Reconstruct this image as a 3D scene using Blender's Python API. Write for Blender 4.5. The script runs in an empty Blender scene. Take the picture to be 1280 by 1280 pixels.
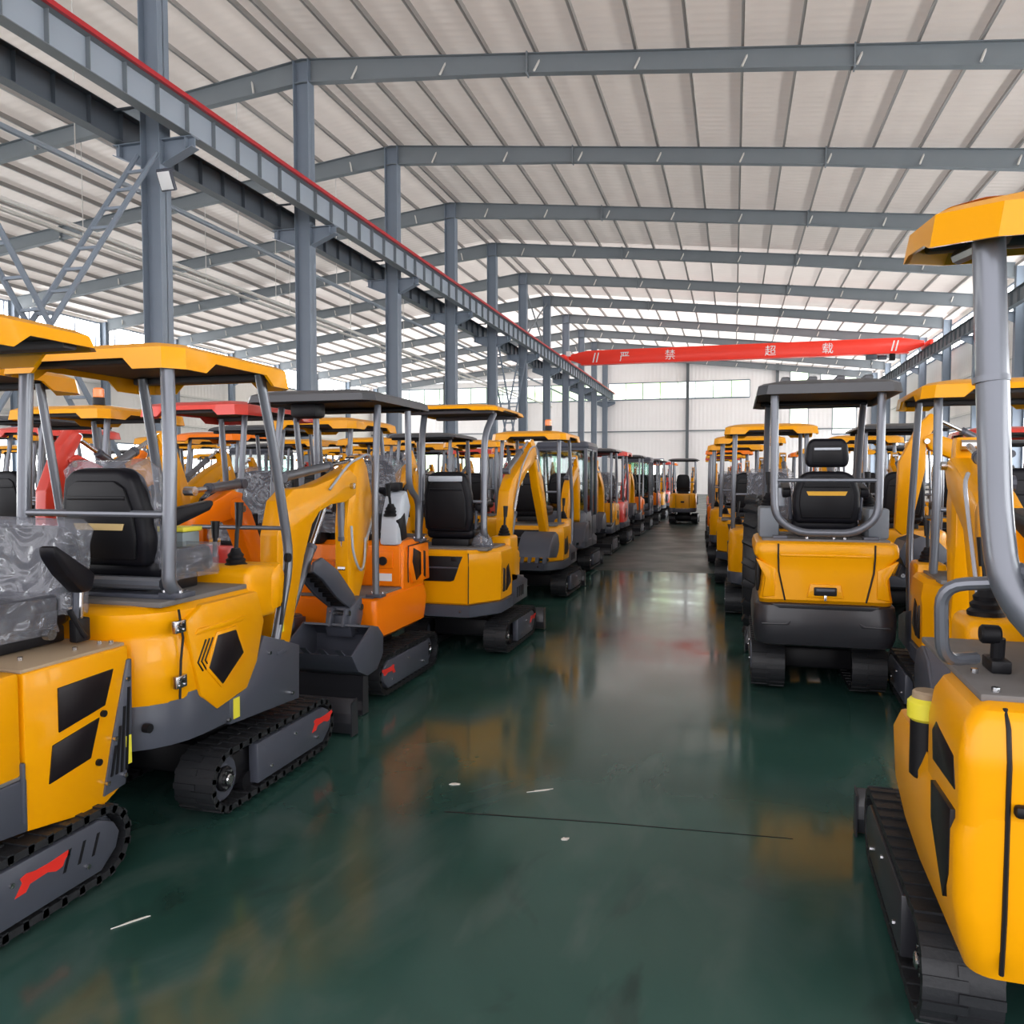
import bpy, bmesh, math, random
from mathutils import Vector, Matrix
C = bpy.context.scene.collection
rnd = random.Random(7)
PI = math.pi
R = math.radians

# ------------------------------------------------------------------ materials
def new_mat(name, col, rough=0.5, metal=0.0, coat=0.0, spec=0.5, bump=0.0, bscale=40, emit=None, vary=0.0, vscale=6):
    m = bpy.data.materials.new(name); m.use_nodes = True
    nt = m.node_tree; b = nt.nodes['Principled BSDF']
    b.inputs['Base Color'].default_value = (*col, 1)
    b.inputs['Roughness'].default_value = rough
    b.inputs['Metallic'].default_value = metal
    b.inputs['Coat Weight'].default_value = coat
    b.inputs['Coat Roughness'].default_value = 0.08
    b.inputs['Specular IOR Level'].default_value = spec
    if bump or vary:
        tc = nt.nodes.new('ShaderNodeTexCoord'); n = nt.nodes.new('ShaderNodeTexNoise')
        n.inputs['Scale'].default_value = bscale if bump else vscale; n.inputs['Detail'].default_value = 4
        nt.links.new(tc.outputs['Object'], n.inputs['Vector'])
        if bump:
            bp = nt.nodes.new('ShaderNodeBump'); bp.inputs['Strength'].default_value = bump; bp.inputs['Distance'].default_value = 0.01
            nt.links.new(n.outputs['Fac'], bp.inputs['Height']); nt.links.new(bp.outputs['Normal'], b.inputs['Normal'])
        if vary:
            mx = nt.nodes.new('ShaderNodeMix'); mx.data_type = 'RGBA'
            mx.inputs['A'].default_value = (*[c * (1 - vary) for c in col], 1)
            mx.inputs['B'].default_value = (*[min(1, c * (1 + vary)) for c in col], 1)
            nt.links.new(n.outputs['Fac'], mx.inputs['Factor']); nt.links.new(mx.outputs['Result'], b.inputs['Base Color'])
    if emit:
        b.inputs['Emission Color'].default_value = (*emit[0], 1); b.inputs['Emission Strength'].default_value = emit[1]
    return m

YEL = new_mat('yellow_paint', (0.82, 0.345, 0.001), 0.30, 0, 0.14, 0.2)
ORA = new_mat('orange_paint', (0.90, 0.20, 0.003), 0.30, 0, 0.14, 0.2)
RED = new_mat('red_paint', (0.66, 0.045, 0.028), 0.35, 0, 0.35, 0.4)
DYEL = new_mat('deck_tan', (0.36, 0.27, 0.18), 0.5, 0, 0, 0.4, vary=0.1)
GREY = new_mat('dark_grey_paint', (0.064, 0.070, 0.092), 0.40, 0, 0.1, 0.45, bump=0.03, bscale=250)
POST = new_mat('grey_post_paint', (0.13, 0.14, 0.165), 0.30, 0.35, 0.3, 0.5)
DECK = new_mat('deck_plate_grey', (0.16, 0.15, 0.145), 0.6, 0, 0, 0.3, vary=0.15, vscale=12)
BLK = new_mat('black_plastic', (0.008, 0.008, 0.010), 0.45, 0, 0, 0.25)
SEATM = new_mat('black_seat_vinyl', (0.006, 0.006, 0.009), 0.42, 0, 0, 0.22, bump=0.1, bscale=300)
RUB = new_mat('black_rubber', (0.017, 0.018, 0.021), 0.5, 0, 0, 0.4, bump=0.15, bscale=60)
STEEL = new_mat('bare_steel', (0.55, 0.55, 0.57), 0.22, 1.0)
GLASSB = new_mat('black_vent_mesh', (0.010, 0.007, 0.009), 0.35, 0, 0, 0.3)
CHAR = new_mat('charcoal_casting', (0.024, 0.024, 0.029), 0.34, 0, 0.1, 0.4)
LINING = new_mat('canopy_underside', (0.080, 0.072, 0.080), 0.6)
CANB = new_mat('black_canopy_plastic', (0.055, 0.057, 0.064), 0.35, 0, 0.1, 0.45)
STICK = new_mat('yellow_sticker', (0.80, 0.72, 0.05), 0.4)
WHT = new_mat('white_label', (0.8, 0.8, 0.8), 0.4)
EMB = new_mat('red_emblem', (0.75, 0.03, 0.02), 0.4)
BEAC = new_mat('amber_beacon', (0.9, 0.22, 0.02), 0.2, 0, 0.5)
CYL = new_mat('cylinder_grey', (0.15, 0.155, 0.175), 0.32, 0.5)
PALE = new_mat('pale_grey_plastic', (0.50, 0.54, 0.60), 0.35)
HOSE = new_mat('grey_hose', (0.35, 0.37, 0.42), 0.35)
COLM = new_mat('column_paint', (0.205, 0.245, 0.30), 0.5, 0, 0, 0.4, vary=0.08, vscale=1.5)
BEAM = new_mat('roof_beam_paint', (0.20, 0.225, 0.245), 0.55, 0, 0, 0.4, vary=0.08, vscale=1.5)
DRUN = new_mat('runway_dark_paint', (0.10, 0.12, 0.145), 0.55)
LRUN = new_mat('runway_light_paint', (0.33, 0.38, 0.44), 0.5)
PURL = new_mat('galvanised_purlin', (0.34, 0.325, 0.31), 0.5, 0.2)
BRACE = new_mat('brace_white', (0.72, 0.70, 0.66), 0.5)
RAIL = new_mat('conductor_red', (0.48, 0.02, 0.028), 0.45)
CRED = new_mat('crane_red', (0.92, 0.035, 0.012), 0.42, 0, 0.1)
GREEN = new_mat('green_bottle_plastic', (0.01, 0.10, 0.05), 0.2)

def wrap_mat():
    m = bpy.data.materials.new('clear_plastic_wrap'); m.use_nodes = True; nt = m.node_tree
    b = nt.nodes['Principled BSDF']; out = nt.nodes['Material Output']
    b.inputs['Base Color'].default_value = (0.30, 0.31, 0.36, 1); b.inputs['Roughness'].default_value = 0.12
    b.inputs['Specular IOR Level'].default_value = 1.0
    tr = nt.nodes.new('ShaderNodeBsdfTransparent'); mx = nt.nodes.new('ShaderNodeMixShader')
    mx.inputs[0].default_value = 0.36
    n = nt.nodes.new('ShaderNodeTexNoise'); n.inputs['Scale'].default_value = 6.0; n.inputs['Detail'].default_value = 0.0; n.inputs['Distortion'].default_value = 2.5
    tc = nt.nodes.new('ShaderNodeTexCoord'); bp = nt.nodes.new('ShaderNodeBump'); bp.inputs['Strength'].default_value = 0.5; bp.inputs['Distance'].default_value = 0.05
    nt.links.new(tc.outputs['Object'], n.inputs['Vector']); nt.links.new(n.outputs['Fac'], bp.inputs['Height']); nt.links.new(bp.outputs['Normal'], b.inputs['Normal'])
    nt.links.new(tr.outputs[0], mx.inputs[1]); nt.links.new(b.outputs[0], mx.inputs[2]); nt.links.new(mx.outputs[0], out.inputs[0])
    return m
WRAP = wrap_mat()

def cab_glass_mat():
    m = bpy.data.materials.new('cab_glass'); m.use_nodes = True; nt = m.node_tree
    out = nt.nodes['Material Output']; nt.nodes.remove(nt.nodes['Principled BSDF'])
    tr = nt.nodes.new('ShaderNodeBsdfTransparent'); tr.inputs[0].default_value = (0.72, 0.82, 0.80, 1)
    gl = nt.nodes.new('ShaderNodeBsdfGlossy'); gl.inputs['Roughness'].default_value = 0.03
    mx = nt.nodes.new('ShaderNodeMixShader'); mx.inputs[0].default_value = 0.18
    nt.links.new(tr.outputs[0], mx.inputs[1]); nt.links.new(gl.outputs[0], mx.inputs[2]); nt.links.new(mx.outputs[0], out.inputs[0])
    return m
CGLASS = cab_glass_mat()

def floor_mat(name, fa, fb, r0, r1, spec):
    m = bpy.data.materials.new(name); m.use_nodes = True; nt = m.node_tree; b = nt.nodes['Principled BSDF']
    tc = nt.nodes.new('ShaderNodeTexCoord')
    def noise(scale, detail, dist=0, stretch=None):
        n = nt.nodes.new('ShaderNodeTexNoise'); n.inputs['Scale'].default_value = scale; n.inputs['Detail'].default_value = detail; n.inputs['Distortion'].default_value = dist
        if stretch:
            mp = nt.nodes.new('ShaderNodeMapping'); mp.inputs['Scale'].default_value = stretch
            nt.links.new(tc.outputs['Object'], mp.inputs['Vector']); nt.links.new(mp.outputs['Vector'], n.inputs['Vector'])
        else: nt.links.new(tc.outputs['Object'], n.inputs['Vector'])
        return n
    def ramp(src, a, c0, bb, c1):
        r = nt.nodes.new('ShaderNodeValToRGB'); e = r.color_ramp.elements
        e[0].position = a; e[0].color = (*c0, 1); e[1].position = bb; e[1].color = (*c1, 1)
        nt.links.new(src.outputs['Fac'], r.inputs['Fac']); return r
    base = ramp(noise(0.55, 6, 0.6), 0.3, fa, 0.72, fb)
    worn = ramp(noise(2.3, 8, 1.2, (1, 0.55, 1)), 0.60, (0, 0, 0), 0.78, (1, 1, 1))
    mx = nt.nodes.new('ShaderNodeMix'); mx.data_type = 'RGBA'; mx.inputs['B'].default_value = (0.014, 0.019, 0.017, 1)
    ml = nt.nodes.new('ShaderNodeMath'); ml.operation = 'MULTIPLY'; ml.inputs[1].default_value = 0.55
    nt.links.new(worn.outputs['Color'], ml.inputs[0]); nt.links.new(ml.outputs[0], mx.inputs['Factor']); nt.links.new(base.outputs['Color'], mx.inputs['A'])
    scuff = ramp(noise(1.6, 9, 1.8, (1, 0.45, 1)), 0.50, (0, 0, 0), 0.80, (1, 1, 1))
    m2 = nt.nodes.new('ShaderNodeMix'); m2.data_type = 'RGBA'; m2.inputs['B'].default_value = (0.085, 0.125, 0.115, 1)
    k2 = nt.nodes.new('ShaderNodeMath'); k2.operation = 'MULTIPLY'; k2.inputs[1].default_value = 0.6
    nt.links.new(scuff.outputs['Color'], k2.inputs[0]); nt.links.new(k2.outputs[0], m2.inputs['Factor']); nt.links.new(mx.outputs['Result'], m2.inputs['A'])
    nt.links.new(m2.outputs['Result'], b.inputs['Base Color'])
    rr = ramp(noise(1.1, 7, 0.4), 0.3, (r0,) * 3, 0.75, (r1,) * 3)
    nt.links.new(rr.outputs['Color'], b.inputs['Roughness'])
    b.inputs['Specular IOR Level'].default_value = spec
    bp = nt.nodes.new('ShaderNodeBump'); bp.inputs['Strength'].default_value = 0.05; bp.inputs['Distance'].default_value = 0.012
    nn = noise(3.5, 3, 0, (1, 1, 1)); nt.links.new(nn.outputs['Fac'], bp.inputs['Height']); nt.links.new(bp.outputs['Normal'], b.inputs['Normal'])
    return m
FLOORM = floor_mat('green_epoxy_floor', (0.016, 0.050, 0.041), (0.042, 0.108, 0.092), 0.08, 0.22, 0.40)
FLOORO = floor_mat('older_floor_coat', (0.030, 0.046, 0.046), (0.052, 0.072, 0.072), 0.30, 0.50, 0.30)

def sheet_mat(name, c0, c1, axis, period, strength, rough=0.5):
    """profiled metal sheet: ribs run across AXIS with PERIOD metres; slight tone differences between sheets"""
    m = bpy.data.materials.new(name); m.use_nodes = True; nt = m.node_tree; b = nt.nodes['Principled BSDF']
    tc = nt.nodes.new('ShaderNodeTexCoord'); w = nt.nodes.new('ShaderNodeTexWave'); w.wave_type = 'BANDS'; w.bands_direction = axis
    w.inputs['Scale'].default_value = 2 * PI / period / 20.0; w.inputs['Distortion'].default_value = 0
    nt.links.new(tc.outputs['Object'], w.inputs['Vector'])
    bp = nt.nodes.new('ShaderNodeBump'); bp.inputs['Strength'].default_value = strength; bp.inputs['Distance'].default_value = 0.03
    nt.links.new(w.outputs['Fac'], bp.inputs['Height']); nt.links.new(bp.outputs['Normal'], b.inputs['Normal'])
    n = nt.nodes.new('ShaderNodeTexNoise'); n.inputs['Scale'].default_value = 0.8; n.inputs['Detail'].default_value = 3
    nt.links.new(tc.outputs['Object'], n.inputs['Vector'])
    mx = nt.nodes.new('ShaderNodeMix'); mx.data_type = 'RGBA'; mx.inputs['A'].default_value = (*c0, 1); mx.inputs['B'].default_value = (*c1, 1)
    nt.links.new(n.outputs['Fac'], mx.inputs['Factor']); nt.links.new(mx.outputs['Result'], b.inputs['Base Color'])
    b.inputs['Roughness'].default_value = rough
    return m
ROOFM = sheet_mat('roof_sheet', (0.55, 0.48, 0.43), (0.67, 0.60, 0.54), 'Y', 0.30, 0.35, 0.45)
WALLX = sheet_mat('wall_sheet_across', (0.84, 0.82, 0.81), (0.90, 0.88, 0.88), 'X', 0.35, 0.35)
WALLY = sheet_mat('wall_sheet_along', (0.80, 0.76, 0.72), (0.87, 0.83, 0.79), 'Y', 0.35, 0.35)

def window_mat(strength, green=(0.42, 0.60, 0.24), white=(0.96, 1.0, 0.97)):
    """daylit panes: milky daylight with soft greenery showing"""
    m = bpy.data.materials.new('daylit_pane'); m.use_nodes = True; nt = m.node_tree; b = nt.nodes['Principled BSDF']
    tc = nt.nodes.new('ShaderNodeTexCoord'); n = nt.nodes.new('ShaderNodeTexNoise'); n.inputs['Scale'].default_value = 0.45; n.inputs['Detail'].default_value = 3
    nt.links.new(tc.outputs['Object'], n.inputs['Vector'])
    r = nt.nodes.new('ShaderNodeValToRGB'); e = r.color_ramp.elements
    e[0].position = 0.36; e[0].color = (*white, 1); e[1].position = 0.66; e[1].color = (*green, 1)
    nt.links.new(n.outputs['Fac'], r.inputs['Fac']); nt.links.new(r.outputs['Color'], b.inputs['Emission Color'])
    b.inputs['Emission Strength'].default_value = strength; b.inputs['Base Color'].default_value = (0.7, 0.75, 0.75, 1); b.inputs['Roughness'].default_value = 0.15
    return m
WINM, WINB = window_mat(2.6), window_mat(9.0, (0.92, 0.96, 0.96), (1.0, 0.985, 1.0))      # end wall panes; side wall panes, made stronger to light the machine flanks

# ------------------------------------------------------------------ mesh builder
def fillet(path, rad, n=5):
    if rad <= 0 or len(path) < 3: return [Vector(p) for p in path]
    P = [Vector(p) for p in path]; out = [P[0]]
    for a, b, c in zip(P, P[1:], P[2:]):
        u = (a - b); v = (c - b); d = min(rad, u.length * .48, v.length * .48)
        s = b + u.normalized() * d; e = b + v.normalized() * d
        for i in range(n + 1):
            t = i / n; out.append(s * (1 - t) ** 2 + b * 2 * t * (1 - t) + e * t * t)
    out.append(P[-1]); return out

class MB:
    def __init__(s, T=None):
        s.bm = bmesh.new(); s.mats = []; s.T = T or Matrix()
    def mi(s, m):
        if m not in s.mats: s.mats.append(m)
        return s.mats.index(m)
    def merge(s, tmp, m, M=None):
        k = s.mi(m); M = s.T @ (M or Matrix()); mp = {}
        for v in tmp.verts: mp[v] = s.bm.verts.new(M @ v.co)
        for f in tmp.faces:
            try: g = s.bm.faces.new([mp[v] for v in f.verts]); g.material_index = k; g.smooth = True
            except ValueError: pass
        tmp.free()
    def box(s, x0, x1, y0, y1, z0, z1, m, bev=0.0, M=None, seg=2):
        b = bmesh.new(); bmesh.ops.create_cube(b, size=1)
        for v in b.verts: v.co = Vector(((x0 + x1) / 2 + v.co.x * (x1 - x0), (y0 + y1) / 2 + v.co.y * (y1 - y0), (z0 + z1) / 2 + v.co.z * (z1 - z0)))
        if bev > 0: bmesh.ops.bevel(b, geom=b.edges[:], offset=min(bev, abs(x1 - x0) * .45, abs(y1 - y0) * .45, abs(z1 - z0) * .45), segments=seg, profile=.5, affect='EDGES')
        s.merge(b, m, M); return s
    def prism(s, poly, axis, a, c, m, bev=0.0, M=None, seg=2):
        """polygon extruded along AXIS from a to c; poly coordinates: x:(y,z) y:(x,z) z:(x,y)"""
        def P(p, t):
            return Vector((t, p[0], p[1])) if axis == 'x' else Vector((p[0], t, p[1])) if axis == 'y' else Vector((p[0], p[1], t))
        b = bmesh.new(); A = [b.verts.new(P(p, a)) for p in poly]; B = [b.verts.new(P(p, c)) for p in poly]; n = len(poly)
        b.faces.new(A); b.faces.new(B[::-1])
        for i in range(n): b.faces.new((A[i], B[i], B[(i + 1) % n], A[(i + 1) % n]))
        bmesh.ops.recalc_face_normals(b, faces=b.faces[:])
        if bev > 0: bmesh.ops.bevel(b, geom=b.edges[:], offset=min(bev, abs(c - a) * .45), segments=seg, profile=.5, affect='EDGES', clamp_overlap=True)
        s.merge(b, m, M); return s
    def tube(s, path, r, m, n=10, fil=0.0, M=None, r2=None):
        P = fillet(path, fil) if fil else [Vector(p) for p in path]
        b = bmesh.new(); rings = []; up = None
        for i, p in enumerate(P):
            t = (P[min(i + 1, len(P) - 1)] - P[max(i - 1, 0)]).normalized()
            if up is None:
                up = t.orthogonal().normalized()
            up = (up - t * up.dot(t)).normalized(); w = t.cross(up)
            rr = r if r2 is None else r + (r2 - r) * i / (len(P) - 1)
            rings.append([b.verts.new(p + (up * math.cos(2 * PI * k / n) + w * math.sin(2 * PI * k / n)) * rr) for k in range(n)])
        for a, c in zip(rings, rings[1:]):
            for k in range(n): b.faces.new((a[k], a[(k + 1) % n], c[(k + 1) % n], c[k]))
        b.faces.new(rings[0][::-1]); b.faces.new(rings[-1])
        s.merge(b, m, M); return s
    def loft(s, rings, m, cap0=True, cap1=True, M=None):
        b = bmesh.new(); V = [[b.verts.new(p) for p in r] for r in rings]; n = len(rings[0])
        for a, c in zip(V, V[1:]):
            for k in range(n): b.faces.new((a[k], a[(k + 1) % n], c[(k + 1) % n], c[k]))
        if cap0: b.faces.new(V[0][::-1])
        if cap1: b.faces.new(V[-1])
        bmesh.ops.recalc_face_normals(b, faces=b.faces[:])
        s.merge(b, m, M); return s
    def cyl(s, c, axis, r, h, m, n=20, bev=0.0, M=None):
        c = Vector(c); d = Vector({'x': (1, 0, 0), 'y': (0, 1, 0), 'z': (0, 0, 1)}[axis])
        if bev: s.tube_profile(c, d, [(r - bev, -h / 2), (r, -h / 2 + bev), (r, h / 2 - bev), (r - bev, h / 2)], m, n, M)
        else: s.tube([c - d * h / 2, c + d * h / 2], r, m, n, M=M)
        return s
    def tube_profile(s, c, d, prof, m, n=20, M=None):
        up = d.orthogonal().normalized(); w = d.cross(up)
        s.loft([[c + d * z + (up * math.cos(2 * PI * k / n) + w * math.sin(2 * PI * k / n)) * r for k in range(n)] for r, z in prof], m, M=M)
    def quad(s, pts, m):
        b = bmesh.new(); b.faces.new([b.verts.new(Vector(p)) for p in pts]); s.merge(b, m); return s
    def build(s, name, parent=None, sharp=35, flat=False):
        me = bpy.data.meshes.new(name); s.bm.to_mesh(me); s.bm.free()
        for m in s.mats: me.materials.append(m)
        if flat: me.polygons.foreach_set('use_smooth', [False] * len(me.polygons))
        else: me.set_sharp_from_angle(angle=R(sharp))
        o = bpy.data.objects.new(name, me); C.objects.link(o); o.parent = parent
        return o

def tag(o, label=None, cat=None, group=None, kind=None):
    if label: o['label'] = label
    if cat: o['category'] = cat
    if group: o['group'] = group
    if kind: o['kind'] = kind
    return o
def empty(name, loc, rz=0.0):
    e = bpy.data.objects.new(name, None); C.objects.link(e); e.location = loc; e.rotation_euler = (0, 0, rz); e.empty_display_size = .3
    return e
KIDS = {}
def copy_tree(o, parent=None):
    c = o.copy(); C.objects.link(c)
    if parent is not None: c.parent = parent
    for ch in KIDS[o.name]: copy_sub(ch, c)
    return c
def copy_sub(o, parent):
    c = o.copy(); C.objects.link(c); c.parent = parent
    for ch in KIDS.get(o.name, ()): copy_sub(ch, c)
def index_kids(o):
    KIDS[o.name] = list(o.children)
    for ch in o.children: index_kids(ch)

def rrect(x0, x1, y0, y1, rad, n=4):
    """rounded rectangle in plan; rad = (rear-left, rear-right, front-right, front-left) as radius or (rx, ry)"""
    out = []
    cs = [(x0, y0, 180, 1, 1), (x1, y0, 270, -1, 1), (x1, y1, 0, -1, -1), (x0, y1, 90, 1, -1)]
    for (x, y, a0, sx, sy), r in zip(cs, rad):
        rx, ry = r if isinstance(r, tuple) else (r, r)
        cx, cy = x + sx * rx, y + sy * ry
        for i in range(n + 1):
            a = R(a0 + 90 * i / n); out.append((cx + rx * math.cos(a), cy + ry * math.sin(a)))
    return out
def ring(pl, z): return [Vector((x, y, z)) for x, y in pl]
def ringf(pl, f): return [Vector((x, y, f(x, y))) for x, y in pl]

# ------------------------------------------------------------------ excavator pieces (local: +Y forward, origin on the ground under the swing axis)
def bolt(mb, p, axis='x', r=0.010): mb.cyl(p, axis, r, 0.014, STEEL, 8)

EMBLEM = [(-.082, -.034), (-.050, -.032), (-.038, -.010), (.015, -.006), (.040, -.020), (.062, -.016), (.070, .006), (.086, .020), (.080, .034), (.050, .030), (.020, .026), (-.020, .026), (-.048, .034), (-.066, .026), (-.060, .008)]

def track(root, side, L=1.24, h=.37, w=.21, xo=.48, lugs=36, guard=True, emblem=None, guard_y=(-.22, .50), flip=False, slots=False, gm=None):
    """side +1 right, -1 left; xo = outer edge distance from the centre line"""
    xi = xo - w; r = h / 2; ys = L / 2 - r
    mb = MB()
    N = 12
    def pathpt(t, rr):
        per = 4 * ys + 2 * PI * r; d = (t % 1) * per
        if d < 2 * ys: return (ys - d, r - rr, -1, 0)
        d -= 2 * ys
        if d < PI * r:
            a = -PI / 2 - d / r; return (-ys + rr * math.cos(a), r + rr * math.sin(a), 0, a)
        d -= PI * r
        if d < 2 * ys: return (-ys + d, r + rr, 1, 0)
        d -= 2 * ys; a = PI / 2 - d / r
        return (ys + rr * math.cos(a), r + rr * math.sin(a), 0, a)
    per = 4 * ys + 2 * PI * r
    def stad(rr, n=10):
        p = []
        for i in range(n + 1): a = -PI / 2 - PI * i / n; p.append((-ys + rr * math.cos(a), r + rr * math.sin(a)))
        for i in range(n + 1): a = PI / 2 - PI * i / n; p.append((ys + rr * math.cos(a), r + rr * math.sin(a)))
        return p
    ro = r - .034; ri = ro - .028
    O = stad(ro); I = stad(ri); n = len(O)
    xa, xb = side * xi, side * xo
    b = bmesh.new()
    vo = [[b.verts.new((x, *p)) for p in O] for x in (xa, xb)]; vi = [[b.verts.new((x, *p)) for p in I] for x in (xa, xb)]
    for k in range(n):
        j = (k + 1) % n
        for q in ((vo[0][k], vo[0][j], vo[1][j], vo[1][k]), (vi[0][k], vi[1][k], vi[1][j], vi[0][j]), (vo[0][k], vi[0][k], vi[0][j], vo[0][j]), (vo[1][k], vo[1][j], vi[1][j], vi[1][k])): b.faces.new(q)
    bmesh.ops.recalc_face_normals(b, faces=b.faces[:]); mb.merge(b, RUB)
    for i in range(lugs):
        for half in (0, 1):
            t = (i + .5 * half) / lugs
            y, z, fl, a = pathpt(t, ro)
            y2, z2, _, _ = pathpt(t + .001, ro)
            ang = math.atan2(z2 - z, y2 - y)
            M = Matrix.Translation((0, y, z)) @ Matrix.Rotation(ang, 4, 'X')
            x0, x1 = (xa, (xa + xb) / 2 + side * .012) if half else ((xa + xb) / 2 - side * .012, xb)
            lw = per / lugs * .17
            b = bmesh.new(); x0, x1 = min(x0, x1), max(x0, x1)
            pts = [(-lw, .006), (lw, .006), (lw * .7, -.034), (-lw * .7, -.034)]
            A = [b.verts.new((x0, *p)) for p in pts]; B = [b.verts.new((x1, *p)) for p in pts]
            b.faces.new(A); b.faces.new(B[::-1])
            for k in range(4): b.faces.new((A[k], B[k], B[(k + 1) % 4], A[(k + 1) % 4]))
            bmesh.ops.recalc_face_normals(b, faces=b.faces[:]); mb.merge(b, RUB, M)
    t = mb.build('track_tread', root, 30)
    # wheels inside the belt
    xm = side * (xi + w / 2)
    for nm, y, rr in (('drive_sprocket', -ys, ri - .004), ('idler_wheel', ys, ri - .004)):
        m = MB(); m.cyl((xm, y, r), 'x', rr * .96, w * .55, GREY, 20, .01)
        m.cyl((xm + side * w * .30, y, r), 'x', rr * .5, w * .18, BLK, 16, .008)
        if nm == 'drive_sprocket':
            m.cyl((xm + side * w * .40, y, r), 'x', .026, .03, STEEL, 12, .005)
            for k in range(6): bolt(m, (xm + side * w * .395, y + .04 * math.cos(k * PI / 3), r + .04 * math.sin(k * PI / 3)), r=.007)
        m.build(nm, t)
    m = MB(); m.box(min(xm - .04, xm + .04), max(xm - .04, xm + .04), -ys, ys, r - .08, r + .08, BLK, .01)
    for k in range(3):
        m.cyl((xm, -ys * .55 + k * ys * .55, .10), 'x', .05, w * .6, BLK, 14)
    m.build('roller_frame', t)
    if guard:
        g0, g1 = guard_y; zt, zb = r + .105, r - .10
        poly = [(g0, zb), (g1 - .05, zb), (g1 + .03, zb + .06), (g1 + .05, r + .02), (g1 + .02, zt - .035), (g1 - .05, zt), (g0, zt)]
        if flip: poly = [(-y, z) for y, z in poly][::-1]
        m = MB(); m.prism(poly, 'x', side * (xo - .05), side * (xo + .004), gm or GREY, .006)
        sg = -1 if flip else 1
        for yy, zz in ((g0 + .12, zb + .05), (g1 - .12, zb + .05), ((g0 + g1) / 2, zt - .06)): bolt(m, (side * (xo + .004), sg * yy, zz))
        g = m.build('track_guard', t)
        if slots:
            for k in range(3):
                yy = sg * (g1 - .10 - k * .07); m = MB(); m.prism([(yy, r - .02), (yy + sg * .014, r - .02), (yy + sg * .044, r + .06), (yy + sg * .03, r + .06)], 'x', side * (xo + .002), side * (xo + .0055), BLK); m.build('guard_slot', g)
        if emblem is not None:
            m = MB(); m.prism([(emblem + y * 1.45 * sg, r + .025 + z * 1.0) for y, z in EMBLEM], 'x', side * (xo + .003), side * (xo + .0055), EMB)
            e = m.build('emblem', g); e['label'] = 'red animal emblem'
    return t

def undercarriage(root, xi=.27, z1=.46, blade_y=.80, bw=.47, blade_h=.22, hero=True, flat=False):
    m = MB(); m.box(-xi - .02, xi + .02, -.34, .34, .14, .30, BLK, .02); m.box(-.22, .22, -.26, .26, .28, z1 - .04, BLK, .03)
    m.cyl((0, 0, z1 - .03), 'z', .24, .05, BLK, 24)
    m.build('undercarriage', root)
    m = MB()
    pr = [(blade_y + .05, .015), (blade_y, .03), (blade_y - .025, .09), (blade_y - .02, .15), (blade_y + .01, .015 + blade_h), (blade_y - .008, .02 + blade_h), (blade_y - .045, .15), (blade_y - .05, .09), (blade_y - .03, .02), (blade_y + .03, .005)]
    m.prism(pr, 'x', -bw, bw, CHAR, .003)
    b = m.build('dozer_blade', root)
    for s in (-1, 1):
        m = MB(); m.prism([(blade_y + .03, .01), (blade_y + .02, blade_h + .02), (blade_y - .06, blade_h), (blade_y - .06, .01)], 'x', s * bw, s * (bw + .008), CHAR); m.build('blade_end_plate', b)
    for s in (-1, 1):
        m = MB(); m.box(s * .16 - .03, s * .16 + .03, .26, blade_y - .03, .10, .17, BLK, .008); m.build('blade_arm', b)
    if hero:
        m = MB(); m.tube([(0, .22, .27), (0, blade_y - .06, .15)], .032, CYL); m.tube([(0, .45, .215), (0, blade_y - .04, .145)], .018, STEEL); m.build('blade_cylinder', b)

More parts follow.
